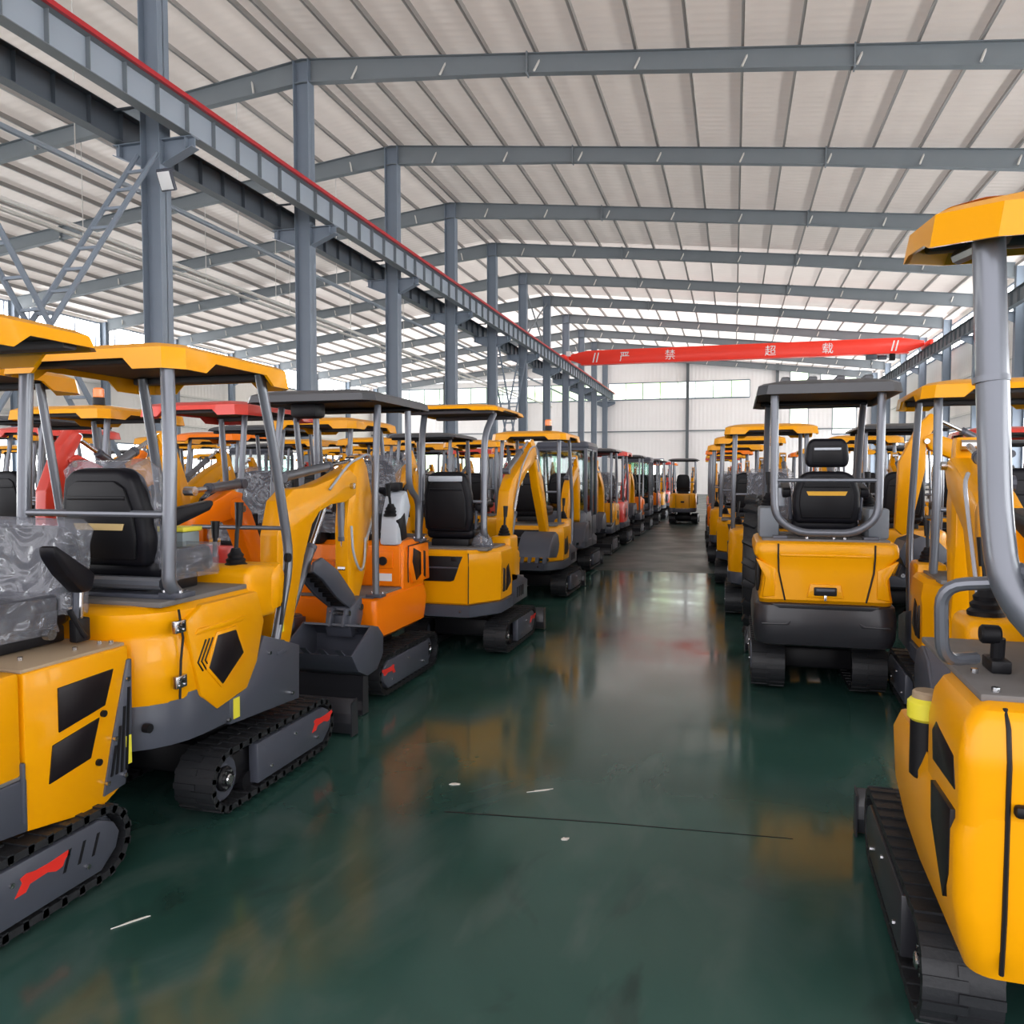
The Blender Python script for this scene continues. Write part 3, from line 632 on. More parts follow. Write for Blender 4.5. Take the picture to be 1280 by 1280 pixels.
def hero_orange():
    root = empty('mini_excavator', (-2.94, 5.86, 0), PI)
    for s in (-1, 1): track(root, s, xo=.49, L=1.26, h=.36, emblem=.44 if s < 0 else None, guard_y=(-.36, .50))
    undercarriage(root, blade_y=.88, bw=.50, blade_h=.26)
    hw = .44
    def Q(z, g, yf, yr): return ring(rrect(-hw - g, hw + g, yr - g, yf + g, ((.16, .2), (.16, .2), .04, .04), 5), z)
    m = MB(); m.loft([Q(.43, -.04, .53, -.52), Q(.46, .0, .55, -.55), Q(.64, .015, .56, -.56), Q(.74, .0, .56, -.56), Q(.76, -.02, .55, -.55)], ORA)
    pf = m.build('lower_body', root)
    m = MB(); m.box(-hw + .02, hw - .02, .02, .545, .755, .775, DECK, .004); m.build('floor_plate', pf)
    m = MB(); m.loft([Q(.70, -.03, .03, -.55), Q(.76, -.004, .04, -.56), Q(1.02, -.010, .04, -.56), Q(1.10, -.025, .03, -.53), Q(1.13, -.05, .02, -.50)], ORA)
    m.box(-.42, .42, .03, .055, .78, 1.10, ORA, .008); m.box(-.36, -.20, .05, .066, .92, 1.06, ORA, .006)
    hd = m.build('engine_hood', root)
    m = MB(); m.cyl((-.28, .07, .98), 'y', .035, .025, BLK, 14, .004); m.build('fuel_cap', hd)
    m = MB(); m.box(-.35, -.24, .054, .059, .82, .88, WHT); m.build('rating_label', hd)
    for s in (-1, 1):
        m = MB(); m.prism([(-.50, .78), (-.48, 1.09), (-.08, 1.09), (-.06, .92), (-.14, .78)], 'x', s * (hw - .02), s * (hw + .012), ORA, .012); d = m.build('side_door', hd)
        vent(d, [(-.20, .80), (-.30, .84), (-.30, 1.02), (-.14, 1.07), (-.12, .96)], 'x', s * (hw + .004), s * (hw + .016))
        vent(d, [(-.40, .80), (-.36, .82), (-.36, 1.03), (-.40, 1.02)], 'x', s * (hw + .004), s * (hw + .016))
        m = MB(); m.tube([(s * (hw + .006), -.05, .80), (s * (hw + .006), -.04, .95), (s * (hw + .004), -.06, 1.09), (s * (hw + .004), -.5, 1.10)], .005, BLK, 6); m.build('door_seam', hd)
    seat(root, .06, -.42, 1.13, .46, .52, 8, wrap=True)
    m = MB(); m.prism([(-.05, 1.10), (.06, 1.10), (.02, 1.34), (-.06, 1.50), (-.16, 1.54), (-.24, 1.40), (-.16, 1.25)], 'x', -.40, -.24, PALE, .03); m.box(-.36, -.27, -.16, -.07, 1.53, 1.60, BLK, .01)
    m.prism([(-.02, 1.13), (.03, 1.30), (-.09, 1.36), (-.14, 1.15)], 'x', -.405, -.37, BLK, .01); m.build('side_console', root)
    m = MB(); m.prism([(-.05, 1.10), (.08, 1.10), (.06, 1.32), (-.16, 1.36), (-.18, 1.15)], 'x', .26, .42, BLK, .03); m.build('side_console', root)
    lever(root, (-.32, .0, 1.33), .26); lever(root, (.34, .0, 1.33), .26)
    m = MB(); m.box(-.10, .25, .40, .52, .77, 1.02, ORA, .02); m.build('front_cover', root)
    for s in (-1, 1):
        post(root, [(s * .42, .50, .775), (s * .42, .50, 1.6), (s * .40, .40, 2.17)], .026, .2)
        post(root, [(s * .41, -.34, 1.12), (s * .41, -.36, 1.45), (s * .41, -.16, 1.55), (s * .41, -.14, 2.17)], .026, .1, name='rear_post')
    canopy(root, -.50, .54, -.46, .72, 2.255, CANB, .105, .0, tabs=False, lining=BLK)
    m = MB(); m.box(.02, .24, .40, .56, 2.08, 2.20, BLK, .03); m.build('roof_pocket', root)
    # orange arm, folded low towards the front
    boom = [(.84, .62), (.78, .72), (.98, .98), (1.12, 1.20), (1.24, 1.42), (1.36, 1.52), (1.46, 1.50), (1.46, 1.40), (1.36, 1.30), (1.24, 1.08), (1.06, .82), (.94, .62)]
    boom = [(a + .02, b) for a, b in boom]
    stick = [(1.38, 1.44), (1.34, 1.54), (1.46, 1.56), (1.74, 1.46), (1.84, 1.40), (1.84, 1.32), (1.74, 1.34), (1.46, 1.38)]
    arm_set(root, ORA, boom, stick, .16, .055, ((1.30, 1.60), (1.80, 1.56)), None, None, None, piv=(0, .6, 0), shw=.05)
    return root

def hood_cham(root, col, hw=.45, yr=-.92, yf=-.22, z0=.44, z1=1.0, ch=.22, seam=True, rearwin=True, skirt=True):
    def Q(z, g, dz=0): return ring([(-hw - g, yr + ch + .1), (-hw + ch * .9 - g, yr - g), (hw - ch * .9 + g, yr - g), (hw + g, yr + ch + .1), (hw + g, yf), (-hw - g, yf)], z)
    if skirt:
        m = MB(); m.loft([Q(z0 - .04, -.04), Q(z0 - .02, .008), Q(z0 + .08, .012), Q(z0 + .085, -.01)], GREY)
        for sx in (-1, 1): bolt(m, (sx * .18, yr - .012, z0 + .03), 'y', .012)
        m.prism([(yf - .02, z0 - .03), (.40, z0 - .02), (.42, z0 + .16), (.20, z0 + .22), (yf, z0 + .30)], 'x', -hw + .01, hw - .01, GREY, .01)
        for k in range(4): m.box(hw - .012, hw - .005, .00 + k * .07, .03 + k * .07, z0 + .03, z0 + .13, BLK)
        m.build('body_skirt', root)
    m = MB(); m.loft([Q(z0 + .07, -.03), Q(z0 + .10, .0), Q(z1 - .18, .004), Q(z1 - .12, .012), Q(z1 - .03, .0), Q(z1, -.025)], col)
    hd = m.build('engine_hood', root, 25)
    if rearwin:
        vent(hd, [(-.30, z1 - .05), (.20, z1 - .05), (.12, z1 - .26), (.09, z1 - .27), (-.24, z1 - .27)], 'y', yr - .012, yr + .01, BLK, 'rear_window')
        m = MB(); m.tube([(-.28, yr - .012, z1 - .15), (.16, yr - .012, z1 - .15)], .008, GREY, 6); m.build('window_bar', hd)
        m = MB(); m.box(.10, .15, yr - .022, yr - .008, z1 - .09, z1 - .05, BLK, .005); m.build('latch', hd)
    if seam:
        for sx in (-1, 1):
            m = MB(); m.tube([(sx * (hw - ch * .9), yr - .006, z0 + .10), (sx * (hw - ch * .9 + .004), yr - .008, z1 - .12), (sx * (hw - ch * .9), yr - .003, z1 - .02)], .005, BLK, 6); m.build('door_seam', hd)
    for s in (-1, 1):
        yb = yr + ch + .12
        vent(hd, [(yb + .05, z0 + .16), (yb + .11, z0 + .16), (yb + .10, z0 + .36), (yb + .05, z0 + .38)], 'x', s * (hw - .004), s * (hw + .011))
        vent(hd, [(yb + .15, z0 + .16), (yb + .30, z0 + .22), (yb + .22, z0 + .40), (yb + .15, z0 + .36)], 'x', s * (hw - .004), s * (hw + .011))
    m = MB(); m.box(-hw + .06, hw - .06, yr + .12, yf, z1 - .01, z1 + .015, DECK, .004); m.build('deck_plate', root)
    return hd

def hero_chamfer(loc, flat_canopy=True):
    root = empty('mini_excavator', loc)
    for s in (-1, 1): track(root, s, xo=.49, L=1.24, h=.35, emblem=.42 if s > 0 else None, guard_y=(-.16, .46))
    undercarriage(root, blade_y=.84, bw=.52)
    hood_cham(root, YEL)
    m = MB(); m.box(-.42, .42, -.20, .34, .62, .65, DECK, .006); m.build('floor_plate', root)
    m = MB(); m.box(.24, .44, -.24, .05, .62, 1.08, YEL, .03, seg=3); m.box(.26, .42, .0, .20, .62, .92, YEL, .03); m.build('control_console', root); m = MB(); m.box(-.44, -.26, -.24, .05, .62, 1.08, YEL, .03, seg=3); m.build('control_console', root)
    lever(root, (.34, -.10, 1.08), .28); lever(root, (-.34, -.10, 1.08), .28)
    seat(root, -.02, -.66, 1.01, .46, .54, 6, wrap=False, arms=True, stripe=None)
    m = MB(Matrix.Translation((-.02, -.63, 1.15)) @ Matrix.Rotation(R(6), 4, 'X')); m.box(-.16, .16, -.085, -.06, .46, .51, PALE, .01); m.build('back_label', root)
    m = MB(); rr = random.Random(3); m.loft([[Vector((.28 + .09 * math.cos(a * PI / 4) * k + rr.uniform(-.02, .02), -.62 + .08 * math.sin(a * PI / 4) * k + rr.uniform(-.02, .02), z)) for a in range(8)] for k, z in ((.8, 1.015), (1, 1.05), (.9, 1.10), (.4, 1.15))], WRAP); m.build('plastic_wrap', root, 80)
    for s in (-1, 1):
        post(root, [(s * .33, -.60, 1.02), (s * .31, -.66, 1.14), (s * .30, -.62, 1.45), (s * .30, -.60, 2.02), (s * .34, -.44, 2.22)], .030, .14)
        m = MB(); m.loft([[Vector((s * .33 + .055 * math.cos(a * PI / 6) * k, -.60 + .05 * math.sin(a * PI / 6) * k, z)) for a in range(12)] for k, z in ((1, 1.01), (.95, 1.03), (.62, 1.09))], POST); m.build('post_foot', root)
    bar(root, 'crossbar', [(-.30, -.64, 1.42), (.30, -.64, 1.42)], .014)
    canopy(root, -.55, .42, -.66, .42, 2.29, YEL, .07, .018, tabs=True, crown=.02)
    boom = [(.50, .58), (.44, .66), (.42, 1.2), (.50, 1.50), (.62, 1.62), (1.00, 1.82), (1.36, 1.98), (1.46, 1.95), (1.46, 1.84), (1.10, 1.68), (.80, 1.50), (.66, 1.30), (.60, .95), (.57, .60)]
    stick = [(1.42, 1.86), (1.30, 2.03), (1.40, 2.07), (1.52, 1.98), (1.80, 1.60), (2.06, 1.02), (2.02, .94), (1.94, .96), (1.60, 1.50)]
    arm_set(root, YEL, boom, stick, .16, .06, ((.58, 1.70), (1.34, 2.04)), ((.54, .72), (1.00, 1.58)), ((1.62, 1.86), (2.02, 1.10)), (1.84, .80, -150), yaw=-3,
            hoses=[[(.07, .62, 1.3), (.08, .85, 1.74), (.07, 1.2, 1.96), (.075, 1.42, 2.0), (.065, 1.55, 1.7)]])
    m = MB(); m.tube([(.10, .28, .65), (.10, .30, 1.0)], .01, BLK); m.tube([(-.10, .28, .65), (-.10, .30, 1.0)], .01, BLK); m.build('travel_lever', root)
    return root

def hero_wide(zc=.07):
    """large rear view: black ridged canopy, yellow tail door, deep charcoal bumper"""
    root = empty('mini_excavator', (.625, 6.98, 0))
    for s in (-1, 1): track(root, s, xo=.475, L=1.44, h=.42, w=.24, guard_y=(-.3, .5))
    undercarriage(root, blade_y=.80, bw=.50, z1=.5)
    hw = .47; yr = -1.05
    def Q(z, g, r=.10, yo=0): return ring(rrect(-hw - g, hw + g, yr - yo, -.20, ((r, r * .8), (r, r * .8), .02, .02), 5), z)
    m = MB(); m.loft([Q(.43, -.05, .14, -.10), Q(.455, -.01, .14, -.02), Q(.52, .004, .14, .012), Q(.64, .008, .14, .02), Q(.735, -.004, .14, .0), Q(.765, -.03, .14, -.04)], CHAR)
    m.prism([(-.42, .60), (-.24, .60), (-.22, .635), (-.26, .615), (-.42, .612)], 'y', yr - .024, yr, CHAR, .004); m.prism([(.42, .60), (.24, .60), (.22, .635), (.26, .615), (.42, .612)], 'y', yr - .024, yr, CHAR, .004)
    m.prism([(-.36, .75), (.36, .75), (.30, .72), (-.30, .72)], 'y', yr - .018, yr + .02, CHAR, .006)
    m.build('rear_bumper', root)
    m = MB(); m.loft([Q(.75, -.035, .06, -.03), Q(.78, -.03, .06, -.0), Q(.86, -.045, .06, .0), Q(.97, -.055, .06, .0), Q(1.05, -.03, .06, .0), Q(1.09, .004, .06, .012), Q(1.14, .006, .06, .014), Q(1.175, -.006, .06, .0), Q(1.19, -.03, .06, -.03)], YEL)
    m.box(-.30, .30, yr - .018, yr + .02, 1.085, 1.105, YEL, .008)
    m.prism([(-.12, .80), (.12, .80), (.10, .895), (-.10, .895)], 'y', yr - .012, yr + .02, YEL, .006)
    hd = m.build('engine_hood', root, 30)
    for s in (-1, 1):
        m = MB(); m.tube([(s * .315, yr - .016, 1.175), (s * .315, yr - .016, 1.09), (s * .31, yr - .004, .98), (s * .265, yr - .003, .775)], .006, BLK, 6); m.build('door_seam', hd)
        m = MB(); m.prism([(s * .47, 1.07), (s * .33, 1.0), (s * .33, .80), (s * .42, .79), (s * .40, .93)], 'y', yr - .010, yr + .03, YEL, .012); m.build('corner_panel', hd)
        m = MB(); m.box(s * .44 - .012, s * .44 + .012, -.8, -.4, .80, 1.02, BLK, .004); m.build('vent_grille', hd)
    m = MB(); m.box(-.075, .075, yr - .022, yr + .0, .815, .875, BLK, .008); m.box(-.06, .06, yr - .028, yr - .02, .845, .865, GREY, .003); m.build('door_latch', hd)
    m = MB(); m.box(-.008, .008, yr - .026, yr - .02, .78, .82, STEEL, .002); m.build('latch_key', hd)
    m = MB(); m.box(-hw + .05, hw - .05, yr + .05, -.2, 1.18, 1.205, DECK, .005)
    for xx in (-.3, -.12, .06, .13, .3): bolt(m, (xx, yr + .08, 1.212), 'z', .012)
    m.build('deck_plate', root)
    m = MB(); m.box(-.42, .42, -.2, .42, .60, .64, DECK, .01); m.build('floor_plate', root)
    seat(root, .02, -.80, 1.17, .46, .375, 4, arms=True, head=True, stripe=new_mat('yellow_back_label', (.75, .40, .03), .45), sz=.58)
    for s in (-1, 1):
        m = MB(); m.box(s * .37 - .07, s * .37 + .07, -.84, -.40, 1.20, 1.42, new_mat('grey_console', (.19, .21, .24), .5), .02); m.build('side_console', root)
        lever(root, (s * .36, -.42, 1.42), .26)
        post(root, [(s * .35, -.98, 2.22), (s * .345, -.99, 1.6), (s * .34, -1.0, 1.36), (s * .19, -1.0, 1.25), (s * .0, -1.0, 1.25)], .028, .10, foot=False)
        post(root, [(s * .33, .05, .64), (s * .36, .25, 1.2), (s * .36, .0, 2.05), (s * .36, -.10, 2.22)], .026, .14, name='front_post')
    bar(root, 'crossbar', [(-.34, -.995, 1.62), (.34, -.995, 1.62)], .014)
    for s in (-1, 1):
        m = MB(); m.box(s * .3 - .05, s * .3 + .05, -1.0, -.9, 1.2, 1.225, GREY, .005); m.build('post_bracket', root)
    m = MB(); m.box(-.33, -.25, -.62, -.55, 1.42, 1.56, PALE, .01); m.build('fuse_box', root)
    canopy(root, -.475, .475, -1.10, .25, 2.305, CANB, .12, .03, tabs=False, lining=BLK, ridges=4)
    default_arm(root, YEL, .22, 0, dy=.0)
    return root

def hero_tail():
    """machine nearest on the window side: smooth tail door, two side vents, yellow-capped filler"""
    root = empty('mini_excavator', (1.05, 3.06, 0), R(-1.5))
    for s in (-1, 1): track(root, s, xo=.50, L=1.34, h=.38, guard_y=(-.3, .5), gm=CHAR)  # charcoal guards: the shade on this machine's tracks put into their colour
    undercarriage(root, blade_y=.84, bw=.51, blade_h=.2)
    hw = .49; yr = -.98
    def Q(z, g, r=.12, yo=0, yf=-.16): return ring(rrect(-hw - g, hw + g, yr - yo, yf, ((r * .42, r * .42), (r * .42, r * .42), .03, .03), 6), z)
    m = MB(); m.loft([Q(.40, -.10, .14, -.12, -.34), Q(.43, -.035, .14, -.04, -.28), Q(.52, -.008, .13, -.005, -.18), Q(.62, .008, .12, .0, -.08), Q(.78, .010, .11, .004, -.03), Q(.84, -.010, .11, .004, -.05)], YEL)
    m.loft([Q(.80, .0, .11, .003, -.56), Q(.89, .002, .11, .004, -.57), Q(.95, .004, .10, .006, -.58), Q(.98, .004, .10, .006, -.58), Q(1.055, -.008, .09, -.008, -.58), Q(1.09, -.03, .08, -.03, -.58), Q(1.105, -.06, .07, -.06, -.59)], YEL)
    m.box(-.16, .44, -.60, -.18, .80, 1.08, YEL, .02)
    m.box(-.20, .46, yr - .012, yr + .02, .935, .97, YEL, .008)
    hd = m.build('engine_hood', root, 30)
    for s in (-1, 1):
        vent(hd, [(-.92, .88), (-.905, .96), (-.70, .985), (-.655, .95), (-.67, .87)], 'x', s * (hw - .01), s * (hw + .005))
        vent(hd, [(-.92, .83), (-.69, .82), (-.70, .72), (-.86, .58), (-.905, .66)], 'x', s * (hw - .01), s * (hw + .0125))
        m = MB(); m.tube([(s * .395, yr + .01, .46), (s * .395, yr - .002, .60), (s * .395, yr - .005, .89), (s * .395, yr - .008, .97), (s * .395, yr + .008, 1.055), (s * .395, yr + .04, 1.095)], .006, BLK, 6); m.build('door_seam', hd)
    m = MB(); m.box(-.385, -.27, yr - .03, yr + .0, .855, .885, BLK, .01); m.build('door_handle', hd)
    m = MB(); m.box(-hw + .05, hw - .05, yr + .07, -.18, 1.10, 1.12, DECK, .005); m.cyl((-.22, yr + .20, 1.125), 'z', .085, .03, BLK, 20, .006); bolt(m, (-.40, yr + .1, 1.125), 'z'); bolt(m, (-.40, yr + .3, 1.125), 'z'); m.build('deck_plate', root)
    m = MB(); m.box(-.36, -.31, yr + .30, yr + .40, 1.12, 1.155, BLK, .006); m.tube([(-.335, yr + .35, 1.14), (-.335, yr + .34, 1.21)], .018, BLK); m.cyl((-.355, yr + .34, 1.22), 'x', .026, .05, BLK, 14, .006); m.build('toggle_clamp', root)
    m = MB(); m.cyl((-.475, -.47, .845), 'z', .044, .19, BLK, 16, .01); f = m.build('filler_pot', root)
    m = MB(); m.cyl((-.475, -.47, .955), 'z', .053, .07, STICK, 16, .012); m.cyl((-.475, -.47, .997), 'z', .04, .03, DYEL, 16, .006); m.build('filler_cap', f)
    # post, hoop handles, bars
    post(root, [(-.02, -.93, 1.14), (-.20, -.93, 1.15), (-.39, -.90, 1.36), (-.405, -.86, 1.55), (-.43, -.83, 2.25)], .037, .16, foot=False)
    post(root, [(.02, -.93, 1.14), (.20, -.93, 1.15), (.39, -.90, 1.36), (.405, -.86, 1.55), (.43, -.83, 2.25)], .037, .16, foot=False)
    bar(root, 'crossbar', [(-.36, -.88, 1.42), (-.28, -.96, 1.40), (.28, -.96, 1.40), (.36, -.88, 1.42)], .022, fil=.05)
    for s in (-1, 1): bar(root, 'hoop_handle', [(s * .36, -.86, 1.39), (s * .51, -.80, 1.37), (s * .50, -.78, 1.17), (s * .40, -.68, 1.16)], .017, fil=.06)
    for s in (-1, 1):
        m = MB(); m.tube([(s * .419, -.845, 1.88), (s * .42, -.844, 1.895)], .042, POST, 14); m.build('post_collar', root)
    seat(root, .06, -.70, 1.125, .48, .52, 6, stripe=None)
    m = MB(); m.box(-.30, .05, -.16, .10, .62, 1.18, YEL, .04, seg=3); m.box(-.28, -.05, .02, .18, .66, 1.02, YEL, .04, seg=3); m.cyl((-.25, .19, .98), 'y', .012, .02, BLK, 10); m.build('control_console', root)
    m = MB(); m.box(-.42, .44, -.15, .45, .44, .56, GREY, .02); m.build('floor_plate', root)
    lever(root, (-.22, -.05, 1.18), .26); lever(root, (.34, -.05, 1.12), .30)
    canopy(root, -.56, .56, -.97, -.32, 2.305, YEL, .12, .015, chx=.24, chy=.26, lining=LINING, crown=.035, tilt=8)
    for s in (-1, 1):
        m = MB(); m.tube([(s * .40, -.83, 2.235), (s * .42, -.48, 2.28)], .022, POST, 8); m.build('roof_bracket', root)
    boom = [(.72, .62), (.66, .74), (.64, 1.2), (.74, 1.52), (.86, 1.58), (1.3, 1.74), (1.42, 1.70), (1.34, 1.58), (1.0, 1.40), (.88, 1.16), (.80, .66)]
    arm_set(root, YEL, boom, [(1.36, 1.70), (1.32, 1.84), (1.42, 1.84), (1.52, 1.5), (1.44, .96), (1.36, .92), (1.30, 1.3), (1.30, 1.6)], .02, .085, ((.70, 1.62), (1.32, 1.80)), None, None, (1.30, .62, -150),
            hoses=[[(-.10, .60, 1.05), (-.12, .62, 1.25), (-.15, .70, 1.62), (-.11, .82, 1.66)], [(-.10, .62, 1.02), (-.11, .64, .80), (-.08, .66, .7)]], shw=.05)
    for s in (-1, 1):
        m = MB(); m.prism([(.60, .60), (.60, 1.46), (.66, 1.56), (.72, 1.5), (.68, 1.2), (.70, .60)], 'x', .02 + s * .085, .02 + s * .105, YEL, .006); m.build('boom_flange', root)
    return root

# ------------------------------------------------------------------ generic fleet machine (prototypes copied into the rows)
def fleet(name, body, roofm, arm=None, cab=False, beacon=False, tail='cham', wrap=False, tabs=True, armdir=0, ax=.24):
    root = empty(name, (0, 0, 0))
    for s in (-1, 1): track(root, s, lugs=22, guard=True, xo=.48)
    undercarriage(root, hero=False, bw=.49)
    if tail == 'cham': hood_cham(root, body, seam=True, rearwin=True)
    else:
        hw = .45
        def Q(z, g, yo=0): return ring(rrect(-hw - g, hw + g, -.94 - yo, -.2, ((.2, .22), (.2, .22), .03, .03), 5), z)
        m = MB(); m.loft([Q(.42, -.04), Q(.44, .005), Q(.56, .01), Q(.57, -.01)], GREY); m.prism([(-.21, .42), (.38, .42), (.40, .56), (.1, .62), (-.21, .7)], 'x', -hw + .01, hw - .01, GREY, .01); m.build('body_skirt', root)
        m = MB(); m.loft([Q(.54, -.03), Q(.57, .0), Q(.85, .006), Q(.9, -.008), Q(.98, .0), Q(1.03, -.02), Q(1.05, -.06)], body); hd = m.build('engine_hood', root)
        for s in (-1, 1):
            vent(hd, [(-.50, .66), (-.58, .74), (-.52, .88), (-.36, .88), (-.32, .74)], 'x', s * (hw - .004), s * (hw + .012))
            m = MB(); m.tube([(s * .22, -.952, .58), (s * .22, -.955, .85), (s * .22, -.945, 1.0)], .006, BLK, 6); m.build('door_seam', hd)
        m = MB(); m.box(-.06, .06, -.968, -.94, .74, .80, BLK, .006); m.build('door_latch', hd)
    m = MB(); m.box(-.42, .42, -.20, .34, .60, .64, DECK, .006); m.build('floor_plate', root)
    for s in (-1, 1): m = MB(); m.box(s * .335 - .095, s * .335 + .095, -.24, .06, .62, 1.06, body, .03); m.build('control_console', root)
    seat(root, 0, -.66, 1.04, .46, .52, 6, wrap=wrap, arms=False)
    for s in (-1, 1): lever(root, (s * .34, -.10, 1.06), .28)
    if not cab:
        for s in (-1, 1):
            post(root, [(s * .40, -.62, 1.04), (s * .40, -.68, 1.5), (s * .39, -.60, 2.17)], .026, .2, foot=False)
            post(root, [(s * .40, .18, .64), (s * .40, .26, 1.2), (s * .38, .12, 2.17)], .024, .2, foot=False, name='front_post')
        bar(root, 'crossbar', [(-.40, -.66, 1.44), (.40, -.66, 1.44)], .014)
        canopy(root, -.51, .51, -.78, .34, 2.225, roofm, .09 if tabs else .08, .045 if tabs else 0., tabs=tabs, lining=LINING if roofm is not CANB else BLK)
        if beacon:
            m = MB(); m.cyl((.22, -.5, 2.29), 'z', .05, .06, BLK, 14); m.cyl((.22, -.5, 2.36), 'z', .045, .09, BEAC, 14, .012); m.build('warning_beacon', root)
    else:
        m = MB()
        for sx in (-1, 1):
            for yy in (-.66, -.10, .34): m.box(sx * .42 - .028, sx * .42 + .028, yy - .03, yy + .03, .62, 2.12, GREY, .01)
            m.box(sx * .42 - .02, sx * .42 + .02, -.66, .34, .62, .95, GREY, .01)
        m.box(-.44, .44, -.68, .36, 2.08, 2.13, GREY, .01); m.box(-.42, .42, .32, .36, .62, .80, GREY, .008)
        cb = m.build('cab_frame', root)
        m = MB(); m.loft([ring(rrect(-.46, .46, -.70, .38, (.1,) * 4, 4), 2.12), ring(rrect(-.47, .47, -.71, .39, (.1,) * 4, 4), 2.16), ring(rrect(-.44, .44, -.68, .36, (.1,) * 4, 4), 2.23), ring(rrect(-.36, .36, -.6, .28, (.1,) * 4, 4), 2.25)], GREY); m.build('cab_roof', cb)
        for a in (('x', .42, -.63, -.13), ('x', .42, -.07, .31), ('x', -.42, -.63, -.13), ('x', -.42, -.07, .31)):
            m = MB(); m.box(a[1] - .003, a[1] + .003, a[2], a[3], .95, 2.08, CGLASS); m.build('cab_pane', cb)
        m = MB(); m.box(-.39, .39, .335, .341, .80, 2.08, CGLASS); m.build('windscreen', cb)
        m = MB(); m.box(-.39, .39, -.665, -.659, 1.06, 2.08, CGLASS); m.build('rear_pane', cb)
    default_arm(root, arm or body, ax, armdir, hoses=False, lite=True)
    index_kids(root)
    return root

# ------------------------------------------------------------------ place the hero machines
h = hero_angular(); tag(h, 'yellow mini excavator with angular panels and plastic-wrapped seat turned towards the camera', 'excavator')
h = hero_round(); tag(h, 'yellow mini excavator with rounded tail, five-sided side vent and grey skirt', 'excavator')
h = hero_orange(); tag(h, 'bright orange mini excavator under a black canopy facing down the aisle', 'excavator')
h = hero_chamfer((-2.46, 7.48, 0)); tag(h, 'yellow mini excavator with dark louvred rear window and thin flat yellow canopy', 'excavator')
h = hero_wide(); tag(h, 'yellow mini excavator under black ridged canopy with charcoal rear bumper', 'excavator')
h = hero_tail(); tag(h, 'yellow mini excavator with tall grey roll post and yellow-capped black filler pot', 'excavator')

# ------------------------------------------------------------------ fleet prototypes
PRO = {
    'yy': fleet('mini_excavator', YEL, YEL, tail='cham'),
    'yr': fleet('mini_excavator', YEL, YEL, tail='round', wrap=True),
    'yb': fleet('mini_excavator', YEL, CANB, tail='round', tabs=False),
    'oo': fleet('mini_excavator', ORA, ORA, tail='cham'),
    'ob': fleet('mini_excavator', ORA, CANB, tail='round', tabs=False),
    'rr': fleet('mini_excavator', RED, RED, tail='round', wrap=True),
    'yk': fleet('mini_excavator', YEL, YEL, tail='cham', beacon=True),
    'gc': fleet('mini_excavator', GREY, GREY, arm=YEL, tail='round', cab=True),
    'oy': fleet('mini_excavator', ORA, CANB, arm=YEL, tail='cham', tabs=False, ax=-.24),
    'yl': fleet('mini_excavator', YEL, CANB, tail='round', tabs=False, ax=-.24, wrap=True),
    'rc': fleet('mini_excavator', RED, GREY, arm=RED, tail='round', cab=True),
}
used = set()
def put(kind, x, y, rz, label, group=None):
    p = PRO[kind]
    if kind in used: o = copy_tree(p)
    else: o = p; used.add(kind)
    o.location = (x, y, 0); o.rotation_euler = (0, 0, R(rz))
    tag(o, label, 'excavator', group)
    return o
ORD = ['first', 'second', 'third', 'fourth', 'fifth', 'sixth', 'seventh', 'eighth', 'ninth', 'tenth', 'eleventh', 'twelfth', 'thirteenth', 'fourteenth']
DESC = {'yy': 'yellow mini excavator under yellow canopy', 'yr': 'yellow mini excavator with plastic-wrapped seat', 'yb': 'yellow mini excavator under black canopy', 'oo': 'orange mini excavator under orange canopy',
        'ob': 'orange mini excavator under black canopy', 'rr': 'red mini excavator under red canopy', 'yk': 'yellow mini excavator with roof beacon', 'gc': 'dark grey mini excavator with cab', 'rc': 'red mini excavator with cab', 'oy': 'orange mini excavator with raised yellow boom', 'yl': 'yellow mini excavator with boom raised towards the camera'}
# aisle row on the column side, beyond the four big machines
for i, (k, x, y, rz) in enumerate([('yk', -2.62, 11.0, 0), ('gc', -2.84, 14.1, 0), ('yl', -2.93, 17.35, 180), ('rr', -2.92, 19.6, 0), ('oy', -2.95, 22.9, 180), ('gc', -2.95, 25.5, 180), ('ob', -2.95, 28.3, 180), ('yb', -2.95, 31.2, 0), ('rr', -2.95, 34.1, 0), ('oo', -2.95, 37.0, 0)]):
    put(k, x, y, rz, f'{DESC[k]}, {ORD[i + 4]} beside the aisle, column side')
put('yb', -1.66, 28.6, 0, 'yellow mini excavator under black canopy, parked across the far end of the aisle')
# aisle row on the window side
for i, (k, x, y, rz) in enumerate([('yr', .40, 10.25, 0), ('yy', .22, 13.0, 0), ('yr', .03, 16.0, 0), ('oo', -.1, 19.0, 0), ('yy', -.2, 22.0, 180), ('rr', -.3, 25.0, 0), ('yy', -.4, 28.0, 0)]):
    put(k, x, y, rz, f'{DESC[k]}, {ORD[i + 2]} beside the aisle, window side')
put('yy', 1.64, 6.15, -2, 'yellow mini excavator under yellow canopy, right behind the tall roll post')
